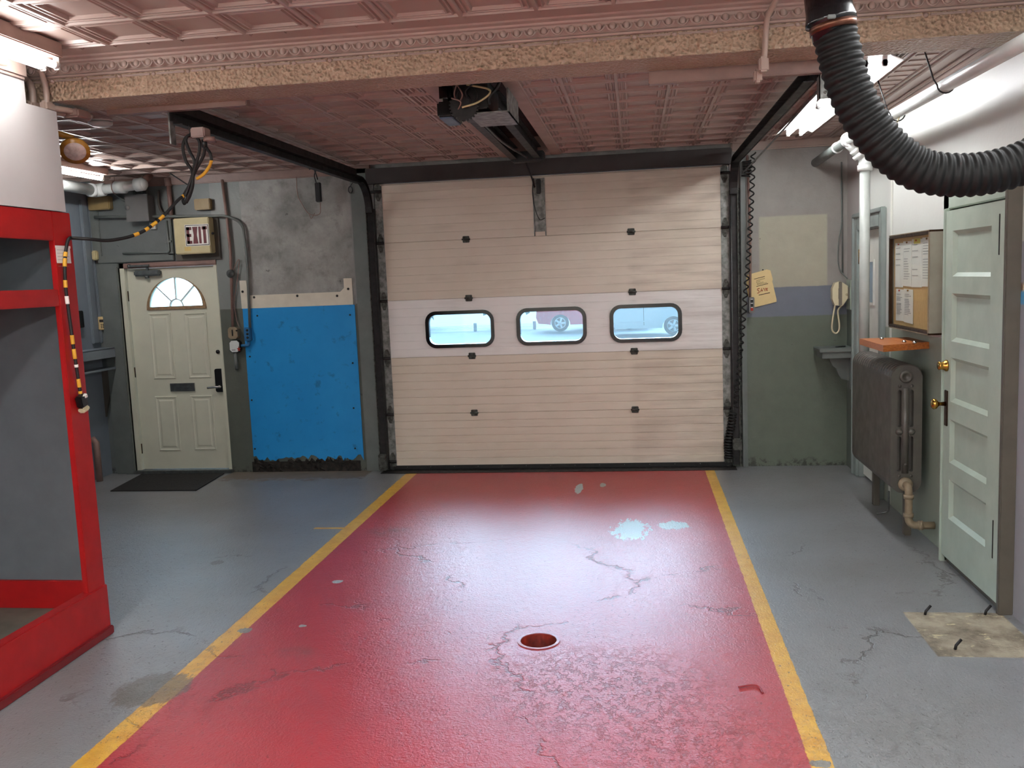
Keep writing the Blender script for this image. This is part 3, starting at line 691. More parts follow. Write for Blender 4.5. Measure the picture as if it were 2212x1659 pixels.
sp = MB().lathe([(0, .075), (.012, .075), (.014, .02), (.02, .02)], (ox0 + .155, -3.31, oz0 + .065), (0, 1, 0), 26, False)
for k in range(26): a = 2 * PI * k / 26; sp.bbox(-.005, .005, 0, .01, .072, .084, .002, Matrix.Translation((ox0 + .155, -3.31, oz0 + .065)) @ Matrix.Rotation(a, 4, 'Y'))
sp.build('sprocket', M['dark_iron'], OP)
random.seed(3)
for k in range(7):
    x0 = ox0 + .15 + random.uniform(-.04, .06); z0 = oz0 + .07 + random.uniform(-.03, .03)
    MB().tube(smoothpath([(x0, -3.30, z0), (x0 + random.uniform(-.04, .04), -3.335, z0 + .04), (x0 + random.uniform(-.05, .05), -3.33, z0 + random.uniform(.05, .11))]), .0045, 5).build('wire', M['mauve_pipe'] if k % 2 else M['black'], OP)
xw_ = [(-0.907, -3.340, 2.722), (-0.824, -3.340, 2.741), (-0.756, -3.340, 2.780), (-0.766, -3.320, 2.814), (-0.883, -3.300, 2.848)]
MB().tube(smoothpath(xw_), .006, 6).build('white_wire', M['cream'], OP)
MB().tube(smoothpath([(-0.698, -3.300, 2.855), (-0.720, -3.300, 2.815), (-0.763, -3.300, 2.773), (-0.762, -3.300, 2.734)]), .009, 6).build('black_lead', M['black'], OP)
for xa_, nm in ((-1.00, 0), (-.80, 1)):
    rl = MB().bbox(xa_ - .003, xa_ + .003, -2.85, -.45, 2.80, 2.895, .001).bbox(xa_ - .03, xa_ + .03, -2.85, -.45, 2.797, 2.803, .001).bbox(xa_ - .035, xa_ + .035, -2.85, -.45, 2.892, 2.898, .001)
    rl.build('guide_rail', M['dark_iron'], OP)
MB().tube(smoothpath([(-.93, -2.8, 2.78), (-.92, -1.8, 2.765), (-.88, -.55, 2.80)]), .009, 6).build('drive_chain', M['black'], OP)
bbox(-1.02, -.74, -.50, -.36, 2.775, 2.86, .008).build('front_bracket', M['black'], OP)
MB().tube([(-.905, -.40, 2.78), (-.885, -.12, 2.66), (-.875, -.045, 2.60)], .008, 6).build('pull_arm', M['black'], OP)

# ---- fluorescent fixtures
def fixture(x, y0, y1, z, label, tubes=(-.05, .05), w=.075, wing=.14, mat='lamp_white', zc=ZB, grp='fluorescent ceiling lights', ref=True, sections=1, glow='tube'):
    t = thing('fluorescent_light', (x, (y0 + y1) / 2, zc), label, 'light', grp)
    bbox(x - w, x + w, y0, y1, z + .035, zc, .006).build('housing', M[mat], t)
    if ref:
        for s in (-1, 1): MB().prism([(x + s * w, z + .036), (x + s * wing, z + .006), (x + s * wing, z + .002), (x + s * w, z + .031)], 'y', y0, y1).build('reflector', M['lamp_white'], t)
    L = (y1 - y0) / sections
    for k in range(sections):
        a, b_ = y0 + k * L + .02, y0 + (k + 1) * L - .02
        for tx in tubes:
            tb = MB().cyl((x + tx, a + .03, z), (x + tx, b_ - .03, z), .016, 14).build('tube', M[glow], t)
            for yy in (a, b_): bbox(x + tx - .014, x + tx + .014, yy - .012 if yy == b_ else yy, yy if yy == b_ else yy + .012, z - .02, z + .04, .003).cyl((x + tx, yy, z), (x + tx, yy + (.03 if yy == a else -.03), z), .017, 12).build('lampholder', M['lamp_white'], tb)
    return t
fixture(1.29, -3.16, -.66, 2.845, 'long white twin-tube fluorescent light behind the black hose', sections=2)
fixture(-4.60, -2.02, -.76, 2.80, 'fluorescent light in the entry alcove above the white pipe', tubes=(.0,), w=.05, mat='lamp_pink', ref=False, glow='tube_alcove')
fixture(-2.66, -6.75, -4.30, 2.845, 'fluorescent light under the near ceiling against the left wall', tubes=(-.02, .05), w=.07, zc=ZF, mat='lamp_pink', ref=False, sections=2, glow='tube_left')
fixture(1.35, -7.05, -4.6, 2.86, 'twin-tube fluorescent light near the viewer on the right', zc=ZF + .003, sections=2)
fixture(-1.75, -10.2, -7.75, 2.86, 'added unseen twin-tube fill light behind the viewer on the cubby side', zc=ZF + .003, sections=2, glow='tube_added')  # added lamp, out of view, to brighten the back wall and garage door
fixture(.25, -10.2, -7.75, 2.86, 'added unseen twin-tube fill light behind the viewer near the middle', zc=ZF + .003, sections=2, glow='tube_added')  # second added lamp out of view, fills light towards the far wall

# ---- exhaust hose
def corrugated(path, r0, amp, pitch, n=40):
    P = smoothpath(path, 60); L = [0]
    for i in range(1, len(P)): L.append(L[-1] + (P[i] - P[i - 1]).length)
    N = int(L[-1] / pitch * 6); out = []; j = 0
    for k in range(N + 1):
        d = L[-1] * k / N
        while j < len(L) - 2 and L[j + 1] < d: j += 1
        t = (d - L[j]) / max(1e-9, L[j + 1] - L[j]); out.append(P[j].lerp(P[j + 1], t))
    return MB().tube(out, r0, n, rfun=lambda k: r0 + amp * (math.cos(2 * PI * k / 6) * .5 + .5) ** .7)
HS = thing('exhaust_hose', (0.589, -5.400, 2.574), 'thick black corrugated exhaust hose hanging from the near ceiling', 'hose')
hpth = [(0.605, -5.400, 2.493), (0.620, -5.400, 2.432), (0.640, -5.400, 2.350), (0.671, -5.400, 2.271), (0.716, -5.400, 2.192), (0.777, -5.400, 2.118), (0.860, -5.400, 2.061), (0.952, -5.400, 2.042), (1.044, -5.400, 2.043), (1.149, -5.400, 2.069), (1.297, -5.400, 2.140)]
corrugated(hpth, .059, .0065, .0255).build('corrugated_tube', M['hose_rubber'], HS)
pt = [Vector((0.587, -5.400, 2.614)), Vector((0.603, -5.400, 2.504))]
axd = (pt[1] - pt[0]).normalized()
MB().lathe([(0, .066), (.05, .068), (.075, .074), (.085, .074), (.09, .062), (.13, .060)], Vector((0.587, -5.400, 2.590)), axd, 32).build('reducer_cuff', M['black_gloss'], HS)
c0 = Vector((0.603, -5.400, 2.504))
cl = MB().lathe([(-.004, .0660), (-.004, .068), (.022, .068), (.022, .0660)], c0, axd, 32)
cl.build('hose_clamp', paint('clamp_steel', (104, 66, 50), .35, .8, var=.2), HS)
MB().bbox(-.018, .006, -.010, .0, -.006, .006, .002, Matrix.Translation(c0 + Vector((-.012, -.069, .002)))).build('clamp_screw', M['dull_metal'], HS)
sup = MB().cyl(Vector((0.587, -5.400, 2.590)) + Vector((0, 0, .0)), ((0.587, -5.400, 2.590)[0] - .03, -5.4, ZF), .05, 24)
sup.build('drop_pipe', M['black'], HS)

# ================================================================== entry door and its wall
EDX0, EDX1, EDZ0, EDZ1, EY = -4.932, -4.022, .035, 2.03, .03
ED = thing('door_2', ((EDX0 + EDX1) / 2, EY, 0), 'cream entry door with fan-shaped window, mail slot and black lever lock', 'door', kind='structure')
slab = bbox(EDX0, EDX1, EY, EY + .045, EDZ0, EDZ1, .003).build('door_slab', M['door_cream'], ED)
fx0, fz0 = (-4.750, 1.629); fx1, fz1 = (-4.135, 1.626); fxc = (fx0 + fx1) / 2; fr = (fx1 - fx0) / 2; fzb = (fz0 + fz1) / 2 - .005
def halfdisc(r, k=24, low=0.0): return [(fxc + r * math.cos(PI * i / k), fzb + low + r * math.sin(PI * i / k)) for i in range(k + 1)]
cut(slab, [MB().prism(halfdisc(fr - .02, low=.02), 'y', -.2, .3)])
ff = MB().ringprism(halfdisc(fr), halfdisc(fr - .032, low=.030), 'y', EY - .014, EY + .002).build('fan_window_frame', M['oak'], ED)
mu = MB().ringprism([(fxc + .075 * math.cos(PI * i / 12), fzb + .03 + .075 * math.sin(PI * i / 12)) for i in range(13)], [(fxc + .063 * math.cos(PI * i / 12), fzb + .03 + .063 * math.sin(PI * i / 12)) for i in range(13)], 'y', EY - .004, EY + .02)
for a in (45, 90, 135):
    mu.bbox(.068, fr - .02, -.012, .012, -.007, .007, .002, Matrix.Translation((fxc, EY + .008, fzb + .03)) @ Matrix.Rotation(-math.radians(a), 4, 'Y'))
mu.build('muntin', M['white_paint'], ff)
MB().prism(halfdisc(fr - .018, low=.018), 'y', EY + .022, EY + .026).build('fan_window_pane', M['pane'], ff)
for (a, b_) in (((-4.734, 1.593), (-4.522, 0.939)), ((-4.368, 1.584), (-4.150, 0.938)), ((-4.742, 0.769), (-4.528, 0.215)), ((-4.367, 0.769), (-4.157, 0.220))):
    x0, x1 = min(a[0], b_[0]), max(a[0], b_[0]); w = .235; xc = (x0 + x1) / 2; x0, x1 = xc - w / 2, xc + w / 2; z0, z1 = b_[1], a[1]
    p = MB()
    def ring(i0, y0_, i1, y1_):
        A = [(x0 + i0, z0 + i0), (x1 - i0, z0 + i0), (x1 - i0, z1 - i0), (x0 + i0, z1 - i0)]; B_ = [(x0 + i1, z0 + i1), (x1 - i1, z0 + i1), (x1 - i1, z1 - i1), (x0 + i1, z1 - i1)]
        p.add([(q[0], EY + y0_, q[1]) for q in A] + [(q[0], EY + y1_, q[1]) for q in B_], [(i, (i + 1) % 4, 4 + (i + 1) % 4, 4 + i) for i in range(4)])
    ring(0, 0.0005, .006, -.008); ring(.006, -.008, .014, -.008); ring(.014, -.008, .024, -.001); ring(.024, -.001, .038, -.001); ring(.038, -.001, .05, -.007)
    p.add([(x0 + .05, EY - .007, z0 + .05), (x1 - .05, EY - .007, z0 + .05), (x1 - .05, EY - .007, z1 - .05), (x0 + .05, EY - .007, z1 - .05)], [(0, 1, 2, 3)])
    p.build('raised_panel', M['door_cream'], ED)
sx, sz = (-4.447, 0.854)
ms = MB().ringprism([(sx - .125, sz - .04), (sx + .125, sz - .04), (sx + .125, sz + .04), (sx - .125, sz + .04)], [(sx - .10, sz - .025), (sx + .10, sz - .025), (sx + .10, sz + .025), (sx - .10, sz + .025)], 'y', EY - .016, EY).build('mail_slot', M['dull_metal'], ED)
bbox(sx - .10, sx + .10, EY - .010, EY - .002, sz - .025, sz + .025, .003).bbox(sx - .09, sx + .09, EY - .016, EY - .006, sz - .002, sz + .012, .004).build('mail_flap', M['dull_metal'], ms)
lx, lz = (-4.052, 0.913)
lk = MB().prism(rrect(lx - .045, lx + .045, lz - .115, lz + .115, .02), 'y', EY - .02, EY).build('lock_plate', M['black'], ED)
MB().cyl((lx + .01, EY - .02, lz - .06), (lx + .01, EY - .06, lz - .06), .014, 14).tube(smoothpath([(lx + .01, EY - .058, lz - .06), (lx - .05, EY - .06, lz - .062), (lx - .115, EY - .05, lz - .068)]), .011, 10).build('lever', M['chrome'], lk)
MB().cyl((EDX1 - .03, EY - .002, lz + .28), (EDX1 - .03, EY - .008, lz + .28), .02, 10).build('old_lock_hole', M['black'], ED)
for z in ((-4.927, 1.767)[1], (-4.936, 1.014)[1], (-4.939, 0.245)[1]):
    MB().cyl((EDX0 - .006, EY - .008, z - .05), (EDX0 - .006, EY - .008, z + .05), .008, 8).bbox(EDX0 - .022, EDX0 + .0, EY - .004, EY, z - .05, z + .05, .001).build('hinge', M['bronze'], ED)
cz = (-4.693, 1.983)[1]
cl = bbox((-4.833, 1.989)[0], (-4.564, 1.978)[0], EY - .06, EY, cz - .028, cz + .028, .012).cyl(((-4.706, 1.952)[0], EY - .035, cz - .028), ((-4.706, 1.952)[0], EY - .035, cz - .05), .02, 12).build('door_closer', M['dull_metal'], ED)
bbox((-4.693, 1.983)[0] - .012, (-4.693, 1.983)[0] + .012, EY - .05, EY - .03, cz + .02, cz + .075, .003).bbox((-4.859, 2.070)[0], (-4.657, 2.062)[0], EY - .075, EY - .055, cz + .062, cz + .082, .003).cyl(((-4.878, 2.071)[0], EY - .06, cz + .072), ((-4.854, 2.070)[0], EY - .06, cz + .072), .020, 10).build('closer_arm', M['dull_metal'], cl)
bbox((-4.657, 2.062)[0], (-3.992, 2.034)[0], EY - .05, EY - .04, cz + .064, cz + .074, .002).build('closer_rod', M['mauve_pipe'], cl)
fj = MB()
fj.bbox(EX0, EDX0 - .004, -.012, .2, 0, EZ, .004).bbox(EDX1 + .004, EX1, -.004, .2, 0, EZ, .004)
fj.build('door_jamb', M['door_cream'], ED)
bbox(EX0, EX1, -.012, .2, EDZ1 + .004, EZ, .004).build('head_jamb', M['mauve_pipe'], ED)
bbox(EX0 - .02, EX1 + .02, -.06, .25, .0, .032, .006).build('threshold', M['dull_metal'], ED)
c = bbox((-5.189, 1.043)[0] - .005, EX0, -.035, .0, 0, 2.09, .006).bbox((-5.086, 1.041)[0] - .004, EX0, -.055, .0, 0, 2.05, .006)
tag(c.build('trim_10', M['trim_grey']), 'grey casing on the hinge side of the entry door', 'casing', kind='structure')
# framed panel above the door
x0, zt = (-5.192, 2.541); x1, zb_ = (-4.401, 2.140)
c = MB().bbox(x0, x1, -.03, 0, zb_ - .045, zb_ + .025, .006).bbox(x1 - .055, x1, -.03, 0, zb_, 2.80, .006).bbox(x0 - .05, x0 + .04, -.02, 0, zb_, 2.80, .005)
tag(c.build('trim_11', M['trim_grey']), 'grey frame of the blanked transom above the entry door', 'trim', kind='structure')
# door mat
m = [(-4.804, -0.772), (-3.956, -0.799), (-3.983, -0.029), (-4.885, -0.090)]
m = [(-4.80, -.79), (-3.965, -.79), (-4.03, -.085), (-4.90, -.085)]
tag(MB().prism(m, 'z', .001, .009).build('door_mat', M['mat']), 'black rubber doormat in front of the entry door', 'doormat')

# exit sign box
x0, z1 = (-4.332, 2.482); x1, z0 = (-3.974, 2.144)
ES = thing('exit_sign', ((x0 + x1) / 2, -.1, z0), 'cream metal box with the dark red EXIT sign above the entry door', 'exit sign')
bbox(x0, x1, -.115, 0, z0, z1, .008).build('box', M['cream'], ES)
px0, pz1 = (-4.221, 2.418); px1, pz0 = (-3.977, 2.215)
fp = bbox(px0, px1, -.118, -.114, pz0, pz1, .001).build('sign_face', M['paper'], ES)
MB().ringprism([(px0 + .006, pz0 + .006), (px1 - .006, pz0 + .006), (px1 - .006, pz1 - .006), (px0 + .006, pz1 - .006)], [(px0 + .011, pz0 + .011), (px1 - .011, pz0 + .011), (px1 - .011, pz1 - .011), (px0 + .011, pz1 - .011)], 'y', -.1195, -.117).build('border', M['ink'], fp)
lx0, lz1 = (-4.203, 2.395); lx1, lz0 = (-3.997, 2.238); lh = lz1 - lz0; lw_ = (lx1 - lx0 - .03) / 3.45; st = .028
L = MB(); yA, yB = -.1205, -.117
def R4(a, b_, c_, d_): L.box(a, b_, yA, yB, c_, d_)
x = lx0
R4(x, x + st, lz0, lz1); R4(x, x + lw_, lz0, lz0 + st); R4(x, x + lw_, lz1 - st, lz1); R4(x, x + lw_ * .9, (lz0 + lz1) / 2 - st / 2, (lz0 + lz1) / 2 + st / 2)
x += lw_ + .01
for sgn in (1, -1):
    q = [(x, lz0), (x + st * 1.1, lz0), (x + lw_, lz1), (x + lw_ - st * 1.1, lz1)]
    if sgn < 0: q = [(2 * x + lw_ - a, b_) for a, b_ in q]
    L.prism(q, 'y', yA + (.0003 if sgn < 0 else 0), yB)
x += lw_ + .01
R4(x, x + lw_ * .45, lz0, lz1); x += lw_ * .45 + .01
R4(x, x + lw_, lz1 - st, lz1); R4(x + lw_ / 2 - st / 2, x + lw_ / 2 + st / 2, lz0, lz1)
L.build('lettering', M['exit_red'], fp)
kx, kz = (-3.940, 2.326)
MB().cyl((kx, -.114, kz), (kx, -.124, kz), .012, 12).build('lock', M['dark_iron'], ES)
bx, bz = (-4.203, 2.191)
bbox(bx - .035, bx + .03, -.1165, -.114, bz - .018, bz + .02, .001).build('sticker', paint('sticker', (206, 178, 110), .6), ES)
bbox(x0 - .05, x1 + .05, -.02, 0, z0 - .06, z1 + .02, .004).build('back_board', M['dark_trim'], ES)

def wallbox(name, a, b_, depth, mat, label, cat, r=.008, y=0.0):
    x0, z1 = a; x1, z0 = b_
    return tag(bbox(x0, x1, y - depth, y, z0, z1, r).build(name, M[mat], None, ((x0 + x1) / 2, y, z0)), label, cat)
wallbox('chime_box', (-5.216, 2.733), (-4.991, 2.607), .07, 'old_cream', 'yellowed cream box high on the wall left of the grey enclosure', 'box')
wallbox('speaker_box', (-4.137, 2.660), (-3.977, 2.556), .06, 'old_cream', 'small yellowed box on the wall right above the EXIT sign', 'box')
x0, z1 = (-4.792, 2.725); x1, z0 = (-4.562, 2.471)
EB = thing('electrical_enclosure', ((x0 + x1) / 2, 0, z0), 'grey steel electrical enclosure high on the wall left of the EXIT sign', 'electrical box')
bbox(x0 + .006, x1 - .006, -.12, 0, z0 + .006, z1 - .006, .004).build('cabinet', M['grey_box'], EB)
dd = bbox(x0, x1, -.135, -.12, z0, z1, .004).build('door', M['grey_box'], EB)
MB().cyl(((-4.770, 2.604)[0], -.135, (-4.770, 2.604)[1]), ((-4.770, 2.604)[0], -.142, (-4.770, 2.604)[1]), .022, 14).build('latch', M['grey_box'], dd)
cn = MB().cyl((x0 + .06, -.05, z1), (x0 + .06, -.05, z1 + .13), .012, 8).cyl((x1 - .05, -.05, z1), (x1 - .05, -.05, z1 + .13), .012, 8).cyl((x1 - .10, -.05, z1), (x1 - .10, -.05, z1 + .13), .012, 8)
cn.build('conduit_stub', M['trim_grey'], EB)
MB().tube(smoothpath([(-4.768, -0.050, 2.662), (-4.844, -0.040, 2.680), (-4.918, -0.030, 2.729), (-4.971, -0.030, 2.771)]), .011, 8).build('side_conduit', M['trim_grey'], EB)
MB().tube(smoothpath([(-4.499, -0.030, 2.768), (-4.506, -0.030, 2.637), (-4.472, -0.030, 2.548), (-4.406, -0.030, 2.540)]), .011, 8).build('side_conduit', M['dark_trim'], EB)
x0, z1 = (-4.625, 2.465); x1, z0 = (-4.559, 2.400)
SW = tag(bbox(x0, x1, -.03, 0, z0, z1, .005).build('light_switch', M['white_paint'], None, (x0, 0, z0)), 'small white switch just below the grey electrical enclosure', 'switch')
MB().ringprism([(x0 + .02, z0 + .015), (x1 - .02, z0 + .015), (x1 - .02, z1 - .015), (x0 + .02, z1 - .015)], [(x0 + .03, z0 + .03), (x1 - .03, z0 + .03), (x1 - .03, z1 - .03), (x0 + .03, z1 - .03)], 'y', -.034, -.029).build('switch_plate', M['ink_grey'], SW)
wallbox('sensor_box', (-5.224, 2.221), (-5.170, 2.128), .045, 'cream', 'cream sensor at the left end of the board over the entry door', 'sensor', .01, -.03)
# keypad
x0, z1 = (-5.250, 1.578); x1, z0 = (-5.144, 1.447)
KP = thing('alarm_keypad', (x0, 0, z0), 'beige alarm keypad left of the entry door', 'keypad')
bbox(x0, x1, -.03, 0, z0, z1, .006).build('housing', M['manila'], KP)
bbox(x0 + .018, x1 - .006, -.033, -.028, z1 - .055, z1 - .028, .002).build('display', M['ink'], KP)
kk = MB()
for i in range(4):
    for j in range(3): kk.bbox(x0 + .03 + i * .018, x0 + .042 + i * .018, -.034, -.029, z0 + .018 + j * .016, z0 + .028 + j * .016, .002)
kk.build('keys', M['ink'], KP)

# conduits around the entry door
CD = thing('conduit', (-4.497, -0.050, 2.513), 'grey conduit running above the EXIT sign and down to the blue outlet', 'conduit')
MB().tube(fillet([(-5.170, -0.050, 2.541), (-4.497, -0.050, 2.513), (-3.810, -0.050, 2.488), (-3.676, -0.030, 2.413), (-3.659, -0.025, 2.073), (-3.682, -0.025, 1.419)], .16, 6), .013, 10).build('pipe', M['trim_grey'], CD)
x0, z1 = (-3.735, 1.424); x1, z0 = (-3.670, 1.292)
ob = bbox(x0, x1, -.06, 0, z0, z1, .008).build('outlet_box', M['blue_box'], CD)
so = MB()
for k in range(3): so.cyl(((x0 + x1) / 2 + .005, -.06, z0 + .035 + k * .035), ((x0 + x1) / 2 + .005, -.063, z0 + .035 + k * .035), .012, 10)
so.build('socket', M['dark_iron'], ob)
MB().tube(fillet([((x0 + x1) / 2 + .0, -.03, z0), ((x0 + x1) / 2 + .0, -.03, (-3.730, 1.249)[1]), ((-3.782, 1.246)[0], -.03, (-3.730, 1.249)[1])], .03), .014, 10).build('link_pipe', M['blue_box'], CD)
C2 = thing('conduit', (-3.830, -0.030, 2.473), 'mauve conduit from the ceiling down to the two square boxes by the door latch', 'conduit')
MB().tube([(-3.848, -0.028, 2.829), (-3.831, -0.028, 2.473), (-3.820, -0.028, 2.145), (-3.854, -0.028, 1.434)], .014, 10).build('pipe', M['mauve_pipe'], C2)
bx, bz = (-3.826, 1.943)
MB().lathe([(0, .036), (.02, .04), (.032, .03), (.036, .012), (.05, .012)], (bx, -.035, bz), (0, -1, 0), 16).build('bell', M['dull_metal'], C2)
def octbox(a, b_, d, mat, nm, par):
    x0, z1 = a; x1, z0 = b_; c_ = .02
    return MB().prism([(x0 + c_, z0), (x1 - c_, z0), (x1, z0 + c_), (x1, z1 - c_), (x1 - c_, z1), (x0 + c_, z1), (x0, z1 - c_), (x0, z0 + c_)], 'y', -d, 0).build(nm, M[mat], par)
o1 = octbox((-3.890, 1.433), (-3.795, 1.318), .065, 'tan', 'outlet_box', C2)
hx, hz = (-3.846, 1.378)
MB().bbox(hx - .006, hx + .006, -.068, -.064, hz - .03, hz + .03, .001).cyl((hx + .045, -.064, hz + .02), (hx + .045, -.068, hz + .02), .009, 8).build('slots', M['black'], o1)
o2 = octbox((-3.891, 1.303), (-3.787, 1.187), .055, 'black', 'junction_box', C2)
pl = octbox((-3.887, 1.301), (-3.791, 1.192), .058, 'vein_blue', 'cover_plate', C2); pl.parent = C2
stx, stz = (-3.796, 1.219)
MB().prism([(stx + (.022 if k % 2 == 0 else .009) * math.sin(k * PI / 5), stz + (.03 if k % 2 == 0 else .010) * math.cos(k * PI / 5)) for k in range(10)], 'y', -.0605, -.057).build('paint_mark', M['red_ink'], pl)
bbox((-3.869, 1.280)[0], (-3.831, 1.279)[0], -.0595, -.057, (-3.861, 1.207)[1], (-3.860, 1.216)[1], .0005).build('plate_print', M['ink_grey'], pl)
MB().tube(fillet([(-3.849, -0.028, 1.191), (-3.850, -0.028, 1.065), (-3.857, 0.000, 1.022)], .03), .017, 10).build('stub_pipe', M['trim_grey'], C2)
MB().tube(smoothpath([(-3.841, -0.020, 1.922), (-3.745, -0.020, 2.076), (-3.781, -0.020, 1.858), (-3.823, -0.020, 1.682), (-3.814, -0.020, 1.503), (-3.796, -0.020, 1.436)]), .004, 5).build('loose_wire', M['mauve_pipe'], C2)
C3 = thing('conduit', (-4.408, -0.020, 2.677), 'short mauve pipe from the ceiling down to the transom frame', 'conduit')
MB().tube([(-4.392, -0.030, 2.858), (-4.390, -0.030, 2.666), (-4.387, -0.030, 2.491)], .022, 10).build('pipe', M['mauve_pipe'], C3)
MB().cyl((-4.395, -0.030, 2.871), (-4.392, -0.030, 2.797), .032, 12).build('collar', M['mauve_pipe'], C3)
C4 = thing('conduit', (-4.410, -0.040, 2.281), 'thin grey conduit bent around the corner of the transom panel', 'conduit')
MB().tube(fillet([(-4.439, -0.040, 2.476), (-4.434, -0.040, 2.172), (-4.916, -0.040, 2.184)], .03), .010, 8).build('pipe', M['trim_grey'], C4)
bbox((-4.478, 2.286)[0], (-4.407, 2.282)[0], -.045, -.028, (-4.447, 2.266)[1], (-4.445, 2.288)[1], .002).build('strap', M['trim_grey'], C4)

# blue board and its white strip
def blue_mat():
    g = G('blue_board'); n = g.noise(3, 6, .6); s_ = g.noise(9, 6, .65)
    c = g.mix(n, srgb((20, 126, 194)), srgb((42, 150, 214)))
    c = g.mix(g.mul(g.ramp(s_, .58, .72), .6), c, srgb((18, 62, 96)))
    lowd = g.mul(g.m('SUBTRACT', 1, g.step(g.m('ADD', g.z, g.m('MULTIPLY', s_, .12)), .125, .03)), .85)
    c = g.mix(lowd, c, srgb((40, 40, 40))); g.bump(g.noise(50, 4), .15, .003)
    return g.fin(c, .4)
x0 = (-3.749, 1.005)[0]; x1 = (-2.633, 0.976)[0]; z0 = (-3.223, 0.128)[1]; z1 = (-3.166, 1.604)[1]
BBD = MB(); n = 40
edge = [(x0 + (x1 - x0) * k / n, z0 + random.uniform(-.03, .03) + .015 * math.sin(k * .7)) for k in range(n + 1)]
BBD.prism(edge + [(x1, z1), (x0, z1)], 'y', -.012, 0)
BB = BBD.build('wall_board', blue_mat(), None, (0, 0, 0)); tag(BB, 'bright blue painted board between the entry door and the garage door', 'board')
for px in ((-3.604, 1.531), (-2.682, 1.508), (-3.710, 1.140), (-2.684, 1.049), (-3.724, 0.714), (-2.702, 0.615), (-3.728, 0.232), (-2.712, 0.222)):
    MB().cyl((px[0], -.012, px[1]), (px[0], -.016, px[1]), .009, 8).build('screw', M['black'], BB)
wx0, wx1 = (-3.686, 1.685)[0], (-2.646, 1.647)[0]; wz0_, wz1_ = z1, (-3.204, 1.729)[1]
WS = MB().prism([((-3.757, 1.688)[0], wz0_), (wx1, wz0_), (wx1, (-2.683, 1.853)[1]), (wx1 - .08, (-2.683, 1.853)[1]), (wx1 - .08, (-2.734, 1.764)[1]), (wx1 - .12, wz1_), (wx0, wz1_), ((-3.695, 1.872)[0], (-3.695, 1.872)[1]), ((-3.761, 1.874)[0], (-3.761, 1.874)[1])], 'y', -.010, 0)
WSo = WS.build('wall_strip', paint('chalk_white', (214, 206, 188), .6, var=.06)); tag(WSo, 'chipped off-white strip along the top of the blue board', 'strip')
for px in ((-3.736, 1.767), (-3.624, 1.709), (-3.191, 1.707), (-2.798, 1.692), (-2.685, 1.753)): MB().cyl((px[0], -.010, px[1]), (px[0], -.013, px[1]), .012, 8).build('screw', M['black'], WSo)
# black receiver near the ceiling
x0, z1 = (-2.901, 2.768); x1, z0 = (-2.848, 2.563)
RB = thing('receiver_box', ((x0 + x1) / 2, -.12, z0), 'slim black receiver box hanging by wires under the left rail', 'receiver')
bbox(x0, x1, -.15, -.11, z0, z1 - .03, .006).build('case', M['black'], RB)
MB().tube(smoothpath([(-2.875, -0.130, 2.766), (-2.896, -0.130, 2.842), (-2.912, -0.130, 2.877), (-2.948, -0.130, 2.862)]), .006, 6).tube(smoothpath([(-2.890, -0.130, 2.737), (-2.903, -0.130, 2.809), (-2.868, -0.130, 2.874), (-2.846, -0.130, 2.923)]), .005, 6).build('lead', M['black'], RB)
MB().tube(smoothpath([(-3.118, -0.020, 2.824), (-3.117, -0.020, 2.653), (-3.082, -0.020, 2.566), (-3.013, -0.030, 2.467), (-2.906, -0.050, 2.461), (-2.862, -0.130, 2.555)]), .004, 5).tube(smoothpath([(-3.013, -0.030, 2.467), (-2.997, -0.030, 2.424), (-2.958, -0.030, 2.473)]), .003, 5).build('loose_wire', M['mauve_pipe'], RB)
# little cord loop by the track
tag(MB().tube([Vector((-2.596, -0.040, 2.667)) + Vector((.02 * math.cos(t * PI / 6), 0, .03 * math.sin(t * PI / 6))) for t in range(13)], .005, 6).tube([(-2.594, -0.040, 2.701), (-2.541, -0.040, 2.769)], .004, 6).build('cord_loop', M['black']), 'small black cord loop on the wall beside the left track curve', 'cord')

# alcove: drain pipe, smoke detector, emergency light, wall shelf
DP = thing('drain_pipe', (-4.749, -0.300, 2.782), 'white drain pipe with elbows under the alcove ceiling', 'pipe')
a, b_, c_, = Vector((-4.979, -0.300, 2.761)), Vector((-4.512, -0.300, 2.795)), None
MB().cyl((a.x, -2.4, a.z + .02), a, .05, 18).build('long_run', M['white_pipe'], DP)
MB().cyl(a, b_, .045, 18).build('cross_run', M['white_pipe'], DP)
el = MB().sphere(a, .062, .062, .062).cyl(a + Vector((0, -.09, 0)), a + Vector((0, -.02, 0)), .062, 18).cyl(a, a + (b_ - a).normalized() * .09, .06, 18)
el.build('elbow', M['white_pipe'], DP)
MB().cyl(b_ - (b_ - a).normalized() * .06, b_ + (b_ - a).normalized() * .02, .060, 18).sphere(b_, .058, .058, .058).build('elbow', M['white_pipe'], DP)
mdp = a.lerp(b_, .55)
MB().cyl(mdp - Vector((.05, 0, 0)), mdp + Vector((.05, 0, -.004)), .056, 18).build('coupling', M['white_pipe'], DP)
MB().tube([mdp + Vector((-.05, 0, .20)), mdp + Vector((-.06, 0, .05))] + [mdp + Vector((-.06, .06 * math.sin(t), .06 * math.cos(t))) for t in [k * PI / 5 for k in range(11)]], .004, 5).build('hanger', M['mauve_pipe'], DP)
MB().cyl(b_, (b_.x + .02, b_.y + .12, ZB), .036, 14).build('riser', M['mauve_pipe'], DP)
sx, sy = (-3.310, -2.861)
SD = thing('smoke_detector', (sx, sy, 2.89), 'round white smoke detector on the alcove ceiling', 'smoke detector')
MB().lathe([(0, .072), (.016, .072)], (sx, sy, 2.89), (0, 0, -1), 28).build('base', M['white_paint'], SD)
MB().lathe([(.019, .062), (.022, .074), (.036, .070), (.046, .05), (.048, .02)], (sx, sy, 2.89), (0, 0, -1), 28).build('sensor_head', M['white_paint'], SD)
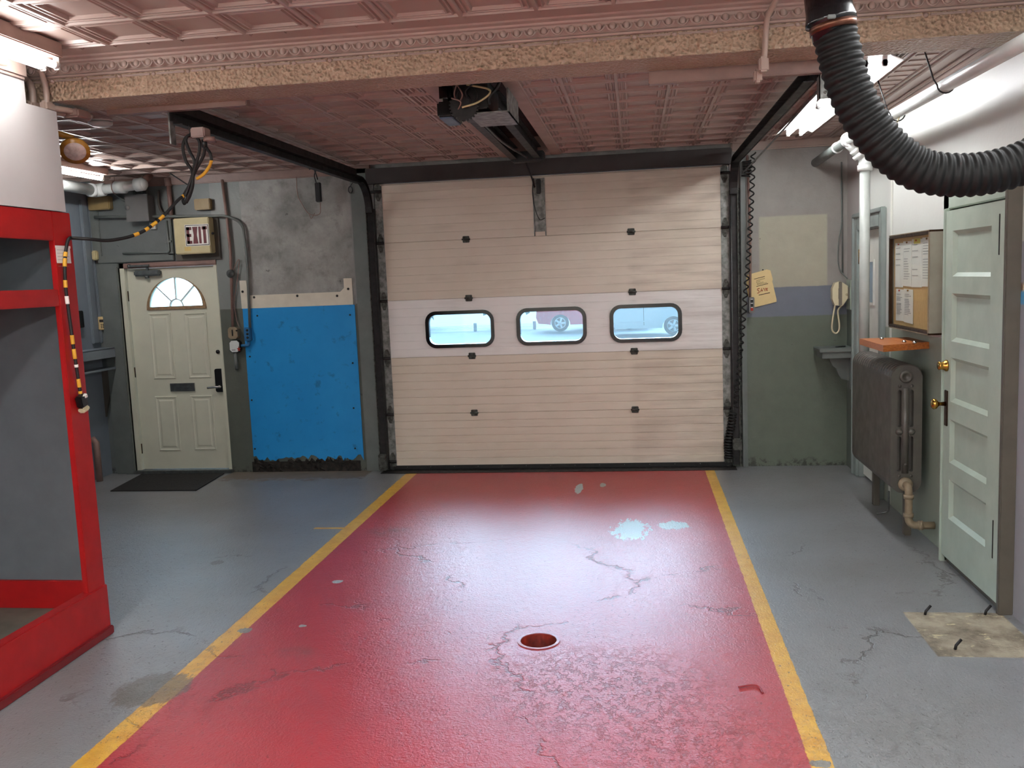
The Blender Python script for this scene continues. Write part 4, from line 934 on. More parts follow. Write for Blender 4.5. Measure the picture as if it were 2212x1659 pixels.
ec = Vector((-2.897, -3.800, 2.553))
EL = thing('emergency_light', ec, 'round amber emergency lamp head on the pier beside the alcove', 'emergency light')
bbox(ec.x - .11, ec.x - .05, -4.045, -3.96, ec.z - .03, ec.z + .10, .01).build('mount', M['old_cream'], EL)
MB().tube(smoothpath([(ec.x - .08, -3.97, ec.z + .07), (ec.x - .06, -3.87, ec.z + .08), (ec.x - .01, -3.79, ec.z + .06)]), .016, 8).build('arm', M['amber'], EL)
dirv = Vector((.40, -.65, -.65)).normalized()
hd_ = MB().lathe([(-.055, .03), (-.03, .055), (.0, .072), (.02, .074)], ec, dirv, 24).build('lamp_head', M['amber'], EL)
ln = MB().lathe([(.012, .062), (.022, .052), (.028, .02)], ec, dirv, 24).build('lens', M['lens'], hd_)
# wall-hung shelf desk
DX1 = -5.08
DK = thing('wall_desk', (-5.2, -.6, 1.2), 'blue-grey wall shelf with apron in the alcove behind the red cubby', 'shelf')
z1, z0 = (-0.045, 1.274)[1], (-0.060, 1.180)[1]
bbox(DX1 - .015, DX1, -1.6, -.0, z0, z1, .004).build('apron', M['gb_trim'], DK)
bbox(XL, DX1, -1.6, -.0, z1 - .012, z1, .003).build('top', M['gb_trim'], DK)
zl = (-0.060, 1.079)[1]
bbox(XL, DX1 - .02, -.95, -.0, zl - .02, zl, .003).build('lower_shelf', M['gb_trim'], DK)
MB().prism([(XL, zl - .02), (DX1 - .04, zl - .02), (XL, zl - .5)], 'y', -.03, -.0).build('bracket', M['dark_trim'], DK)
# casings and small box on the alcove wall
for i, (px, w_) in enumerate(((193, .05), (206, .02))):
    yy = ((-0.100, 1.961)[0], (-0.001, 1.960)[0])[i]
    tag(bbox(XL, XL + .03, yy - w_, yy + w_, 1.32, 2.70, .006).build('trim_%d' % (12 + i), M['gb_trim']), ['wide blue-grey upright casing on the alcove side wall', 'narrow blue-grey upright strip in the alcove corner'][i], 'casing', kind='structure')
yy, zz = (-0.367, 1.559)
tag(bbox(XL, XL + .05, yy - .10, yy + .06, zz - .07, zz + .09, .006).build('wall_monitor', M['black_gloss']), 'small black box on the alcove side wall beside the red post', 'box')
# pipe low in the alcove corner
tag(MB().tube([(-5.18, -.35, .0), (-5.18, -.35, .38), (-5.22, -.35, .42)], .03, 12).build('floor_pipe', M['mauve_pipe']), 'short mauve pipe rising from the floor behind the red post', 'pipe')

# ================================================================== red cubby at left
CU = thing('cubby', (-3.2, -5.0, 0), 'large red-framed open gear cubby with grey inside along the left wall', 'cubby')
FX0, FX1, CY0, CY1, CXB = -2.85, -2.82, -6.4, -4.015, -3.62
bbox(FX0, FX1, CY1 - .148, CY1, .26, 2.206, .003).build('post', M['red'], CU)
bbox(FX0, FX1, CY0, CY1 - .148, 2.064, 2.206, .003).build('top_rail', M['red'], CU)
bbox(FX0 + .004, FX1 - .003, CY0, CY1 - .148, 1.742, 1.826, .003).build('middle_rail', M['red'], CU)
bbox(FX0 - .02, FX1 + .012, CY0, CY1 + .0, .04, .268, .004).build('base_board', M['red'], CU)
bbox(FX0 - .02, FX1 + .03, CY0, CY1 + .0, .0, .045, .006).build('base_shoe', paint('deep_red', (120, 18, 22), .4, var=.1), CU)
box(CXB, FX0, CY1 - .03, CY1 - .006, 0, 2.206).build('end_panel', M['cubby_grey'], CU)
box(CXB - .02, CXB, CY0, CY1, 0, 2.206).build('back_panel', M['cubby_grey'], CU)
box(CXB, FX0, CY0, CY1 - .03, 1.775, 1.797).build('shelf', M['cubby_grey'], CU)
box(CXB, FX0, CY0, CY1 - .03, 2.185, 2.205).build('top_panel', M['cubby_grey'], CU)
bbox(CXB, FX0 - .02, CY1 - .055, CY1 - .03, .15, .30, .003).build('inner_kick', M['red'], CU)
box(CXB, FX0 - .02, CY0, CY1 - .03, .13, .15).build('bottom_panel', paint('cubby_floor', (112, 108, 96), .7, var=.12), CU)
box(CXB, FX0, CY0 - .02, CY0, 0, 2.206).build('end_panel', M['cubby_grey'], CU)
# note on the post
ya, za = (-4.159, 2.034); yb, zb_ = (-4.045, 1.958)
NT = tag(box(FX1 + .001, FX1 + .0025, ya, yb, zb_, za).build('paper_note', M['paper']), 'small white paper note taped to the top of the red cubby post', 'note')
nl = MB()
for k in range(6): nl.box(FX1 + .0025, FX1 + .003, ya + .008, yb - .012 - .01 * (k % 2), za - .016 - k * .016, za - .0145 - k * .016)
nl.build('note_writing', M['ink_grey'], NT)
tp = MB().box(FX1 + .0024, FX1 + .0032, ya - .004, yb + .004, za - .006, za + .006).box(FX1 + .0024, FX1 + .0032, ya, yb, zb_ - .004, zb_ + .004).build('note_tape', M['paper'], NT)

# conduits at the left end of the beam
BC = thing('conduit', (-2.915, -4.060, 2.795), 'painted twin conduits curving down the left end of the beam', 'conduit')
MB().tube(smoothpath([(-2.79, -4.9, 2.86), (-2.80, -4.45, 2.845), (-2.964, -4.060, 2.870), (-2.930, -4.060, 2.819), (-2.931, -4.060, 2.741)]), .017, 10).build('pipe', M['ceil'], BC)
MB().tube(smoothpath([(-2.856, -4.090, 2.896), (-2.865, -4.050, 2.843), (-2.861, -4.050, 2.783), (-2.866, -4.050, 2.738)]), .014, 10).build('pipe', M['ceil'], BC)
for px in ((71,231), (99,229)):
    pass
for q in ((-2.933, -4.060, 2.723), (-2.868, -4.050, 2.723)):
    bbox(q[0] - .02, q[0] + .02, q[1] - .03, q[1] + .05, q[2] - .02, q[2] + .03, .01).build('conduit_body', M['cream'] if False else M['ceil'], BC)
qa, qb = Vector((-2.945, -4.030, 2.722)), Vector((-2.878, -4.020, 2.729))
MB().tube(smoothpath([qa, qa + Vector((.06, .12, -.0)), qa + Vector((.09, .20, .0)), qa + Vector((.10, .30, .0))]), .018, 8).build('pipe', M['ceil'], BC)
MB().tube(smoothpath([qb, qb + Vector((.04, .12, 0)), qb + Vector((.05, .28, 0))]), .016, 8).build('pipe', M['ceil'], BC)
bbox(qb.x - .01, qb.x + .08, qb.y + .12, qb.y + .24, qb.z - .03, qb.z + .015, .008).build('junction_box', M['mauve_pipe'], BC)
RC = thing('conduit', (0.601, -4.030, 2.787), 'painted conduit bent down over the beam left of the black hose', 'conduit')
MB().tube(smoothpath([(0.648, -4.200, 2.969), (0.629, -4.120, 2.927), (0.606, -4.060, 2.882), (0.602, -4.030, 2.807), (0.595, -4.030, 2.718)]), .013, 10).build('pipe', M['ceil'], RC)
q = (0.591, -4.030, 2.692)
bbox(q[0] - .02, q[0] + .022, q[1] - .02, q[1] + .04, q[2] - .035, q[2] + .03, .008).build('conduit_body', M['ceil'], RC)
bbox(q[0] - .035, q[0] + .0, q[1] + .03, q[1] + .09, q[2] - .07, q[2] - .01, .01).build('elbow', M['ceil'], RC)

# hanging cord with connectors
HC = thing('hanging_cord', (-2.336, -3.550, 2.647), 'looped black power cord with yellow tape strung to the red post', 'cord')
yv = -3.56
bbox(*[v for v in ((-2.340, -3.580, 2.635)[0], (-2.261, -3.580, 2.631)[0])], -3.62, -3.54, (-2.311, -3.580, 2.607)[2], (-2.307, -3.580, 2.660)[2], .006).build('outlet_box', M['mauve_pipe'], HC)
MB().lathe([(0, .03), (.02, .034), (.024, .03)], (-2.253, -3.580, 2.611), (0, 0, -1), 14).build('box_cover', M['mauve_pipe'], HC)
p = (-2.283, -3.580, 2.598); MB().cyl(p, (p[0], p[1], (-2.286, -3.580, 2.557)[2]), .015, 12).build('plug', M['black'], HC)
cab = lambda pts, r=.0085, m='black_rubber', nm='cord': MB().tube(smoothpath(pts, 8), r, 8).build(nm, M[m], HC)
cab([(-2.281, -3.580, 2.559), (-2.297, -3.570, 2.519), (-2.333, -3.560, 2.473), (-2.365, -3.550, 2.434), (-2.400, -3.550, 2.371), (-2.437, -3.550, 2.319), (-2.448, -3.550, 2.289)])
cab([(-2.448, -3.550, 2.289), (-2.441, -3.550, 2.269), (-2.415, -3.560, 2.297), (-2.386, -3.560, 2.352), (-2.369, -3.560, 2.426), (-2.353, -3.570, 2.490), (-2.375, -3.570, 2.541), (-2.392, -3.570, 2.596), (-2.384, -3.570, 2.622), (-2.362, -3.570, 2.631)])
cab([(-2.362, -3.570, 2.631), (-2.326, -3.580, 2.615), (-2.310, -3.580, 2.585), (-2.318, -3.580, 2.531), (-2.343, -3.570, 2.480), (-2.375, -3.560, 2.419), (-2.401, -3.560, 2.361), (-2.427, -3.560, 2.307)])
cab([(-2.362, -3.570, 2.631), (-2.401, -3.560, 2.613), (-2.418, -3.560, 2.564), (-2.411, -3.550, 2.496), (-2.383, -3.550, 2.445), (-2.381, -3.550, 2.378), (-2.402, -3.550, 2.317), (-2.430, -3.550, 2.273)])
cab([(-2.275, -3.580, 2.558), (-2.245, -3.600, 2.520), (-2.240, -3.600, 2.485)])
cab([(-2.240, -3.600, 2.485), (-2.261, -3.590, 2.453), (-2.301, -3.580, 2.417), (-2.347, -3.570, 2.396)], .0085, 'tape', 'taped_cord')
MB().tube(smoothpath([(-2.379, -3.550, 2.682), (-2.373, -3.560, 2.655), (-2.365, -3.570, 2.631)]), .003, 5).build('hook_wire', M['dull_metal'], HC)
MB().tube([(-2.537, -3.500, 2.444), (-2.416, -3.550, 2.372)], .004, 5).build('tie_end', M['black'], HC)
def Yof(x): return -3.55 + (-4.10 + 3.55) * (398 - x) / (398 - 150)
run = [(-2.437, -3.550, 2.314), (-2.462, -3.585, 2.282), (-2.527, -3.670, 2.181), (-2.597, -3.770, 2.105), (-2.679, -3.900, 2.068), (-2.743, -4.000, 2.074), (-2.826, -4.020, 2.082)]
cab(run)
def strips(path, ts, r, m='tape', nm='tape_wrap'):
    P = smoothpath(path, 30); n = len(P)
    for a, b_ in ts: MB().tube(P[int(a * (n - 1)):int(b_ * (n - 1)) + 2], r, 8).build(nm, M[m], HC)
strips(run, ((.30, .335), (.365, .40), (.43, .45), (.50, .53), (.02, .06)), .0098)
dn = [(-2.800, -4.059, 2.079), (-2.805, -4.081, 2.060), (-2.808, -4.104, 2.007), (-2.808, -4.122, 1.939), (-2.808, -4.131, 1.836), (-2.808, -4.127, 1.721), (-2.808, -4.120, 1.616), (-2.808, -4.114, 1.511), (-2.808, -4.104, 1.404), (-2.808, -4.096, 1.309), (-2.808, -4.096, 1.285)]
dn = [(-2.803, a, b_) for a, b_ in ((-4.059, 2.079), (-4.081, 2.060), (-4.104, 2.007), (-4.122, 1.939), (-4.131, 1.836), (-4.127, 1.721), (-4.120, 1.616), (-4.114, 1.511), (-4.104, 1.404), (-4.096, 1.309), (-4.096, 1.285))]
cab([(-2.826, -4.020, 2.082), (-2.803, dn[0][1], dn[0][2])] + dn[1:])
strips(dn, ((.20, .235), (.25, .30), (.37, .40), (.62, .66), (.69, .73), (.83, .87), (.90, .935)), .0100)
strips(dn, ((.44, .47), (.76, .77)), .0100, 'paper')
q = Vector(dn[-1]); ca = Matrix.Translation(q + Vector((.004, 0, -.03))) @ Matrix.Rotation(.25, 4, 'X')
bbox(-.018, .018, -.03, .03, -.03, .035, .008, M=ca).build('connector', M['black'], HC)
bbox(-.019, .019, -.028, .030, -.055, -.028, .008, M=ca).build('connector_cap', M['phone'], HC)
bbox(-.012, .022, .004, .03, .012, .034, .004, M=ca).build('connector_label', M['paper'], HC)

# ================================================================== right-hand side
x0, z1 = (0.995, 1.538); x1, z0 = (1.042, 1.400)
CT = thing('door_control', ((x0 + x1) / 2, -.04, z0), 'three-button door control box hanging beside the manila folder', 'control box')
bbox(x0, x1, -.10, -.04, z0, z1, .005).build('case', M['grey_box'], CT)
for k, mm in enumerate(('black', 'black', 'red_ink')):
    zz = z1 - .022 - k * .036 - .01
    bu = bbox(x0 + .012, x1 - .012, -.108, -.098, zz - .014, zz + .012, .003).build('button', M[mm], CT)
    bbox(x0 + .014, x1 - .014, -.1015, -.099, zz + .013, zz + .018, .0005).build('button_label', M['paper'], CT)
MB().tube([(1.007, -0.070, 1.539), (1.014, -0.070, 1.872), (1.010, -0.070, 2.315), (0.995, -0.070, 2.772)], .011, 8).build('conduit', M['mauve_pipe'], CT)
FO = thing('folder', (1.103, -0.010, 1.624), 'manila folder with SAVE written in red pinned to the wall', 'folder')
def pq(pts, a, b_, nm, m, par): return MB().prism(pts, 'y', a, b_).build(nm, M[m], par)
back = [(0.961, 1.728), (1.162, 1.777), (1.193, 1.768), (1.213, 1.690), (1.209, 1.669), (1.244, 1.512), (1.244, 1.488), (1.055, 1.445), (1.022, 1.454)]
pq(back, -.008, -.003, 'back_leaf', 'manila', FO)
fr_ = pq([(0.967, 1.724), (1.160, 1.773), (1.180, 1.764), (1.242, 1.504), (1.234, 1.488), (1.045, 1.446)], -.014, -.009, 'front_leaf', 'manila', FO)
def stroke(pts, w, mat, nm, par, y=-.0155):
    MB().tube([(a, y, b_) for a, b_ in pts], w, 5).build(nm, M[mat], par)
wl_ = [((1.051, 1.696), (1.143, 1.717)), ((1.071, 1.681), (1.143, 1.699)), ((1.071, 1.667), (1.103, 1.676)), ((1.075, 1.654), (1.131, 1.668)), ((1.079, 1.646), (1.159, 1.661)), ((1.070, 1.630), (1.171, 1.653))]
for k, (a, b_) in enumerate(wl_):
    if k in (0, 5): stroke([a, b_], .0022, 'ink', 'pen_line', fr_)
    else:
        n = 12; pts = [(a[0] + (b_[0] - a[0]) * t / n, a[1] + (b_[1] - a[1]) * t / n + (.004 if t % 2 else -.004)) for t in range(n + 1)]
        stroke(pts, .0014, 'ink', 'pen_line', fr_)
W_ = lambda *p: list(p)
stroke([(1.098, 1.612), (1.082, 1.611), (1.078, 1.601), (1.094, 1.588), (1.094, 1.576), (1.078, 1.570)], .003, 'red_ink', 'letter_s', fr_)
stroke([(1.106, 1.581), (1.116, 1.614), (1.124, 1.585)], .003, 'red_ink', 'letter_a', fr_)
stroke([(1.110, 1.593), (1.122, 1.595)], .0025, 'red_ink', 'letter_bar', fr_)
stroke([(1.132, 1.615), (1.144, 1.586), (1.152, 1.616)], .003, 'red_ink', 'letter_v', fr_)
stroke([(1.168, 1.612), (1.158, 1.610), (1.158, 1.590), (1.168, 1.591)], .003, 'red_ink', 'letter_e', fr_)
stroke([(1.158, 1.601), (1.166, 1.602)], .0025, 'red_ink', 'letter_bar', fr_)
stroke([(1.090, 1.553), (1.186, 1.572)], .0028, 'ink', 'pen_line', fr_)
MB().cyl((1.127, -0.020, 1.775), (1.128, -0.008, 1.775), .006, 8).build('pin', M['dark_iron'], FO)

# telephone on a green plate
pz1, pz0 = (1.834, 1.662)[1], (1.838, 1.405)[1]
TP = thing('wall_telephone', (1.80, -.13, pz0), 'ivory wall telephone with handset in the far right corner', 'telephone')
bbox(XR - .02, XR, -.22, -.06, pz0, pz1, .003).build('mount_plate', M['sage'], TP)
hx0 = (1.686, 1.544)[0]; hx1 = (1.810, 1.540)[0]; hz1 = (1.744, 1.650)[1]; hz0 = (1.744, 1.442)[1]
xm = hx0 + (hx1 - hx0) * .52; hm = (hz0 + hz1) / 2
MB().prism([(xm, hz0), (hx1 - .04, hz0), (hx1, hz0 + .06), (hx1, hz1 - .04), (hx1 - .05, hz1 - .005), (xm, hz1)], 'y', -.20, -.09).build('body', M['phone'], TP)
MB().bbox(hx1 - .04, XR - .015, -.18, -.10, hm - .05, hm + .05, .004).build('bracket', M['phone_grey'], TP)
MB().prism([(hx0 + .02, hz0 + .005), (xm - .004, hz0), (xm - .004, hz0 + .06), (hx0 + .05, hm - .045), (hx0 + .05, hm + .045), (xm - .004, hz1 - .06), (xm - .004, hz1), (hx0 + .022, hz1 - .01), (hx0, hz1 - .06), (hx0, hz0 + .06)], 'y', -.185, -.115).build('handset', M['phone'], TP)
bbox(xm - .012, xm + .012, -.203, -.09, hz0 + .004, hz1 - .004, .002).build('cradle_strip', M['phone_grey'], TP)
MB().cyl((xm + .05, -.20, hm - .01), (xm + .05, -.206, hm - .01), .010, 10).build('badge', M['phone'], TP)
MB().tube(smoothpath([(hx0 + .03, -.15, hz0 + .01), (1.700, -0.150, 1.355), (1.689, -0.150, 1.263), (1.697, -0.150, 1.219), (1.724, -0.150, 1.202), (1.747, -0.150, 1.225), (1.751, -0.150, 1.281), (1.739, -0.150, 1.394), (xm + .02, -.15, hz0)]), .0075, 8).build('handset_cord', M['phone'], TP)
MB().tube(smoothpath([(1.792, -0.020, 2.496), (1.796, -0.020, 2.160), (1.773, -0.020, 2.001), (1.766, -0.020, 1.841), (1.787, -0.030, 1.739), (XR - .03, -.14, pz1 + .01)]), .005, 6).tube([(1.796, -0.015, 2.674), (1.806, -0.015, 1.719)], .007, 6).build('line_wire', M['trim_grey'], TP)
# small shelf in the corner
SH = thing('corner_shelf', (1.7, -.2, 1.0), 'small grey shelf box on a scrolled bracket in the right corner', 'shelf')
lx, lz = (1.555, 1.055); tz = lz
bbox(lx, XR, -.32, -.03, tz - .005, tz + .03, .006).build('shelf_top', M['trim_grey'], SH)
x2 = (1.578, 1.025)[0]
bbox(x2, XR, -.30, -.05, (1.631, 0.996)[1], tz - .005, .004).build('drawer_box', M['trim_grey'], SH)
zb_ = (1.631, 0.996)[1]
pts = [(1.658, 0.979), (1.689, 0.921), (1.720, 0.896), (1.736, 0.847), (1.759, 0.809), (1.813, 0.788)]
pts = [(a, min(b_, zb_)) for a, b_ in pts]
MB().prism([(XR, zb_), (pts[0][0], zb_)] + pts[1:] + [(XR, pts[-1][1])], 'y', -.185, -.155).build('scroll_bracket', M['trim_grey'], SH)
bbox(XR - .025, XR, -.24, -.10, zb_ - .28, zb_, .005).build('back_plate', M['trim_grey'], SH)
PN = tag(MB().tube([(1.70, -.24, tz + .036), (1.79, -.20, tz + .036)], .006, 6).build('pen', M['black']), 'black pen lying on the small corner shelf', 'pen')

# white pipework
XP = 1.58
PI_ = [(-4.736, 2.638), (-4.280, 2.642), (-2.556, 2.652), (-1.225, 2.702), (0.193, 2.703)]
PP = thing('vent_pipe', (1.70, -1.245, 0), 'white pipe run along the right wall with an elbow dropping to the floor', 'pipe')
P3 = [(XP, a, b_) for a, b_ in PI_]
zj = P3[3][2]; yj = P3[3][1]
ya_, za_ = P3[1][1], P3[1][2]
MB().cyl((XP, -6.2, za_ - .02), (XP, yj, zj), .034, 18).build('long_run', M['white_pipe'], PP)
MB().cyl((XP, yj, zj), (XP, -.0, zj - .02), .036, 18).build('far_run', M['trim_grey'], PP)
MB().cyl((XP, yj + .35, zj - .008), (XP, yj + .37, zj - .008), .044, 18).build('coupling', M['white_pipe'], PP)
vx, vy = 1.70, yj
MB().sphere((XP, yj, zj), .056, .056, .056, 16, 10).cyl((XP, yj, zj), (XP + .07, yj, zj - .07), .052, 18).cyl((XP + .055, yj, zj - .055), (XP + .075, yj, zj - .075), .060, 18).build('upper_elbow', M['white_pipe'], PP)
ze = (-1.243, 2.599)[1]
MB().cyl((XP, yj, zj), (vx, yj, zj - .15), .040, 18).build('diagonal', M['white_pipe'], PP)
MB().cyl((vx - .045, yj, zj - .095), (vx - .025, yj, zj - .118), .058, 18).cyl((vx, yj, zj - .15), (vx, yj, zj - .20), .046, 18).cyl((vx, yj, zj - .19), (vx, yj, zj - .23), .053, 18).sphere((vx, yj, zj - .15), .046, .046, .046, 14, 8).build('lower_elbow', M['white_pipe'], PP)
MB().tube(fillet([(XR - .004, yj, .62), (vx, yj, .62), (vx, yj, .8)], .06), .037, 20).cyl((vx, yj, .75), (vx, yj, zj - .2), .037, 20).build('drop', paint('pipe_grey', (172, 176, 170), .4, var=.08), PP)
MB().tube([(XP, yj - .03, ZB)] + [(XP, yj - .03, zj + .2)] + [(XP + .05 * math.sin(t), yj - .03, zj + .05 * math.cos(t)) for t in [k * PI / 6 for k in range(13)]], .005, 6).build('hanger', M['white_pipe'], PP)
for yy in (-3.35, -2.5): MB().tube([(XP - .12, yy, ZB - .0), (XP - .06, yy, zj)] + [(XP - .042 * math.cos(t), yy, zj - .03 - .042 * math.sin(t)) for t in [k * PI / 8 for k in range(9)]], .004, 6).build('hanger', M['dark_iron'], PP)
MB().tube(smoothpath([(XP, -2.55, zj - .05), (XP, -2.45, zj - .085), (XP, -2.33, zj - .075), (XP, -2.22, zj - .03)]), .004, 5).build('loose_wire', M['cream'], PP)

# office door
OD = thing('door_3', (1.9, -.8, 0), 'white office door with narrow window behind the white pipe', 'door', kind='structure')
od = bbox(XR + .035, XR + .08, D3[0] + .005, D3[1] - .005, .02, D3[2] - .005, .003).build('door_slab', M['white_paint'], OD)
ya, za = (-0.546, 1.805); yb, zb_ = (-0.771, 1.481)
MB().ringprism([(yb - .02, zb_ - .02), (ya + .02, zb_ - .02), (ya + .02, za + .02), (yb - .02, za + .02)], [(yb, zb_), (ya, zb_), (ya, za), (yb, za)], 'x', XR + .024, XR + .036).build('window_frame', M['white_paint'], od)
bbox(XR + .030, XR + .0355, yb, ya, zb_, za, .001).build('window_pane', paint('lite_glass', (150, 172, 188), .12), od)
hy, hz = (-0.376, 1.851)
MB().cyl((XR - .004, D3[1] - .008, hz - .06), (XR - .004, D3[1] - .008, hz + .06), .010, 10).bbox(XR - .002, XR + .035, D3[1] - .006, D3[1] - .002, hz - .06, hz + .06, .001).build('hinge', M['brass'], OD)
cs = MB().bbox(XR - .025, XR, D3[1], D3[1] + .115, 0, D3[2] + .13, .006).bbox(XR - .025, XR, D3[0] - .115, D3[0], 0, D3[2] + .13, .006).bbox(XR - .025, XR, D3[0], D3[1], D3[2], D3[2] + .13, .006)
cs.bbox(XR - .04, XR, D3[1] + .09, D3[1] + .125, 0, D3[2] + .135, .006).bbox(XR - .04, XR, D3[0] - .125, D3[0] - .09, 0, D3[2] + .135, .006).bbox(XR - .04, XR, D3[0] - .12, D3[1] + .12, D3[2] + .105, D3[2] + .14, .006)
cs.build('casing', M['pale_trim'], OD)
box(XR, XR + .2, D3[1] - .003, D3[1], 0, D3[2]).box(XR, XR + .2, D3[0], D3[0] + .003, 0, D3[2]).build('jamb', M['pale_trim'], OD)
yy = (-1.405, 2.179)[0]
tag(bbox(XR - .012, XR, yy - .012, yy + .012, 0.0, 2.6, .003).build('wire_molding', M['white_paint']), 'thin white upright wire moulding left of the notice cabinet', 'moulding')

# notice cabinet with papers
ya, yb = -1.675, -2.535; za, zb_ = 1.966, 1.355; XF = 1.76
NC = thing('notice_cabinet', (XF, (ya + yb) / 2, zb_), 'shallow notice cabinet with pinned papers above the radiator', 'notice board')
box(XF + .028, XR, yb, ya, zb_, za).build('back_panel', M['cork'], NC)
bbox(XF, XR, yb - .012, yb, zb_, za, .002).build('side_panel', paint('cabinet_grey', (146, 142, 128), .45, var=.1), NC)
bbox(XF, XR, ya, ya + .012, zb_, za, .002).build('side_panel', M['trim_grey'], NC)
fr_ = MB().bbox(XF - .004, XR, yb, ya, za - .012, za + .012, .002).bbox(XF - .004, XR, yb, ya, zb_ - .012, zb_ + .012, .002).bbox(XF - .004, XF + .02, ya - .012, ya + .012, zb_, za, .002)
fr_.build('frame', M['bronze'], NC)
bbox(XF - .007, XF - .003, yb, ya, za + .006, za + .012, .001).bbox(XF - .007, XF - .003, yb, ya, zb_ - .012, zb_ - .006, .001).bbox(XF - .006, XF, yb - .004, yb + .006, zb_, za, .001).build('frame_bead', M['tan'], NC)
box(XF + .006, XF + .009, yb + .006, ya - .006, zb_ + .01, za - .01).build('sliding_pane', M['clear'], NC)
H = za - zb_; Wd = ya - yb; pxs = XF + .026
def pcol(u): return ya - u * Wd
papers = [(.06, .27, .44, .93, 'topmost left sheet in the notice cabinet, beside the frame'), (.28, .49, .45, .94, 'dense typed sheet second from the left in the cabinet top row'), (.495, .74, .45, .95, 'sheet with a yellow tab in the cabinet top row'), (.75, .98, .46, .955, 'top row sheet at the near end of the notice cabinet'), (.09, .30, .07, .42, 'bluish typed sheet at the lower far corner of the notice cabinet'), (.31, .54, .055, .425, 'typed sheet in the cabinet bottom row beside bare cork')]
random.seed(11)
for k, (u0, u1, v0, v1, lab) in enumerate(papers):
    z0, z1 = zb_ + v0 * H, zb_ + v1 * H; y0, y1 = pcol(u1), pcol(u0); sk = random.uniform(-.006, .006)
    P_ = tag(MB().prism([(y0, z0), (y1, z0 + sk), (y1 + sk, z1), (y0 + sk, z1 - .004)], 'x', pxs - .003 - .001 * (k % 2), pxs - .001).build('paper_sheet', M['paper'], None, (pxs, y0, z0)), lab, 'paper', 'papers in the notice cabinet')
    tx = MB(); n = 14 if k in (1, 3, 4, 5) else 6
    for j in range(n):
        zz = z1 - .035 - j * (z1 - z0 - .07) / n; ln_ = random.uniform(.55, .92)
        if random.random() < .15: continue
        tx.box(pxs - .0055, pxs - .0045, y1 - .02 - (y1 - y0 - .04) * ln_, y1 - .02, zz - .002, zz + .0015)
    tx.build('typed_lines', M['ink_grey'], P_)
    MB().cyl((pxs - .004, (y0 + y1) / 2, z1 - .01), (pxs - .012, (y0 + y1) / 2, z1 - .01), .006, 8).build('push_pin', M['brass'] if k % 2 else M['red_ink'], P_)
    if k == 2: box(pxs - .0055, pxs - .0042, y0 + .03, y1 - .05, z1 - .03, z1 + .002).build('yellow_tab', paint('yellow_tab', (226, 208, 84), .6), P_)

# radiator
RX0, RX1, RY0, RY1, RZ0, RZ1 = 1.60, 1.79, -2.335, -1.30, .315, 1.145
RD = thing('radiator', (1.7, -1.8, RZ0), 'old dark grey cast-iron wall radiator with rounded ends', 'radiator')
N = 19; pw = (RY1 - RY0) / N
def rsec(y0, y1, ins):
    return rrect(RX0 + ins, RX1 - ins, RZ0 + ins, RZ1 - ins, .075 - ins, 6)
for k in range(N):
    y0 = RY0 + k * pw; y1 = y0 + pw; m_ = MB()
    outs = [(y0, .010), (y0 + .010, .0), (y1 - .010, .0), (y1, .010)]
    if k == 0: outs[0] = (y0, .006)
    vs = []; n = 28
    for yy, ins in outs:
        o_ = rsec(y0, y1, 0)
        for (a, b_) in o_:
            t_ = 1.0 if b_ > RZ1 - .070 else .0
            cxm, czm = (RX0 + RX1) / 2, (RZ0 + RZ1) / 2
            q_ = ins * t_
            vs.append((a - math.copysign(min(q_, abs(a - cxm)), a - cxm) * (1 if True else 0), yy, b_ - math.copysign(q_, b_ - czm) * (1 if abs(b_ - czm) > .3 else 0)))
    fs = [tuple(range(n)), tuple(range(4 * n - 1, 3 * n - 1, -1))]
    for r_ in range(3):
        for i in range(n): fs.append((r_ * n + i, r_ * n + (i + 1) % n, (r_ + 1) * n + (i + 1) % n, (r_ + 1) * n + i))
    m_.add(vs, fs)
    sct = m_.build('radiator_section', M['rad'], RD)
    if k == 0:
        sl = []
        for xs in (RX0 + .052, RX0 + .125):
            sl.append(MB().prism(rrect(xs - .013, xs + .013, RZ0 + .14, RZ0 + .37, .012, 3), 'y', y0 - .05, y1 - .01))
            sl.append(MB().prism(rrect(xs - .013, xs + .013, RZ0 + .43, RZ1 - .16, .012, 3), 'y', y0 - .05, y1 - .01))
        cut(sct, sl)
ef = MB(); xm = (RX0 + RX1) / 2 - .006
ef.lathe([(0, .040), (.010, .040), (.014, .032), (.014, .022), (.008, .020)], (xm, RY0, RZ1 - .075), (0, -1, 0), 22)
for xs in (RX0 + .052, RX0 + .125):
    ef.cyl((xs, RY0, RZ1 - .135), (xs, RY0 - .008, RZ1 - .135), .010, 10); ef.cyl((xs, RY0, RZ0 + .115), (xs, RY0 - .010, RZ0 + .115), .010, 10)
    ef.sphere((xs, RY0, RZ0 + .40), .024, .018, .022, 12, 8)
ef.cyl((xm, RY0 + .01, RZ0 + .13), (xm, RY0 + .01, RZ1 - .15), .024, 16)
ef.cyl((xm, RY0, RZ0 + .19), (xm, RY0 - .02, RZ0 + .19), .008, 8)
ef.build('end_casting', M['rad'], RD)
for yy in (-2.20, -1.42):
    bbox(1.72, 1.765, yy - .025, yy + .025, .0, RZ0 + .03, .004).build('foot', M['dark_trim'], RD)
pz = .375; rr = .024
pp = fillet([(xm, RY0 + .01, pz), (xm, RY0 - .085, pz), (xm, RY0 - .085, .125), (XR - .002, RY0 - .085, .125)], .055, 7)
RP = MB().tube(pp, rr, 14).build('steam_pipe', M['tan'], RD)
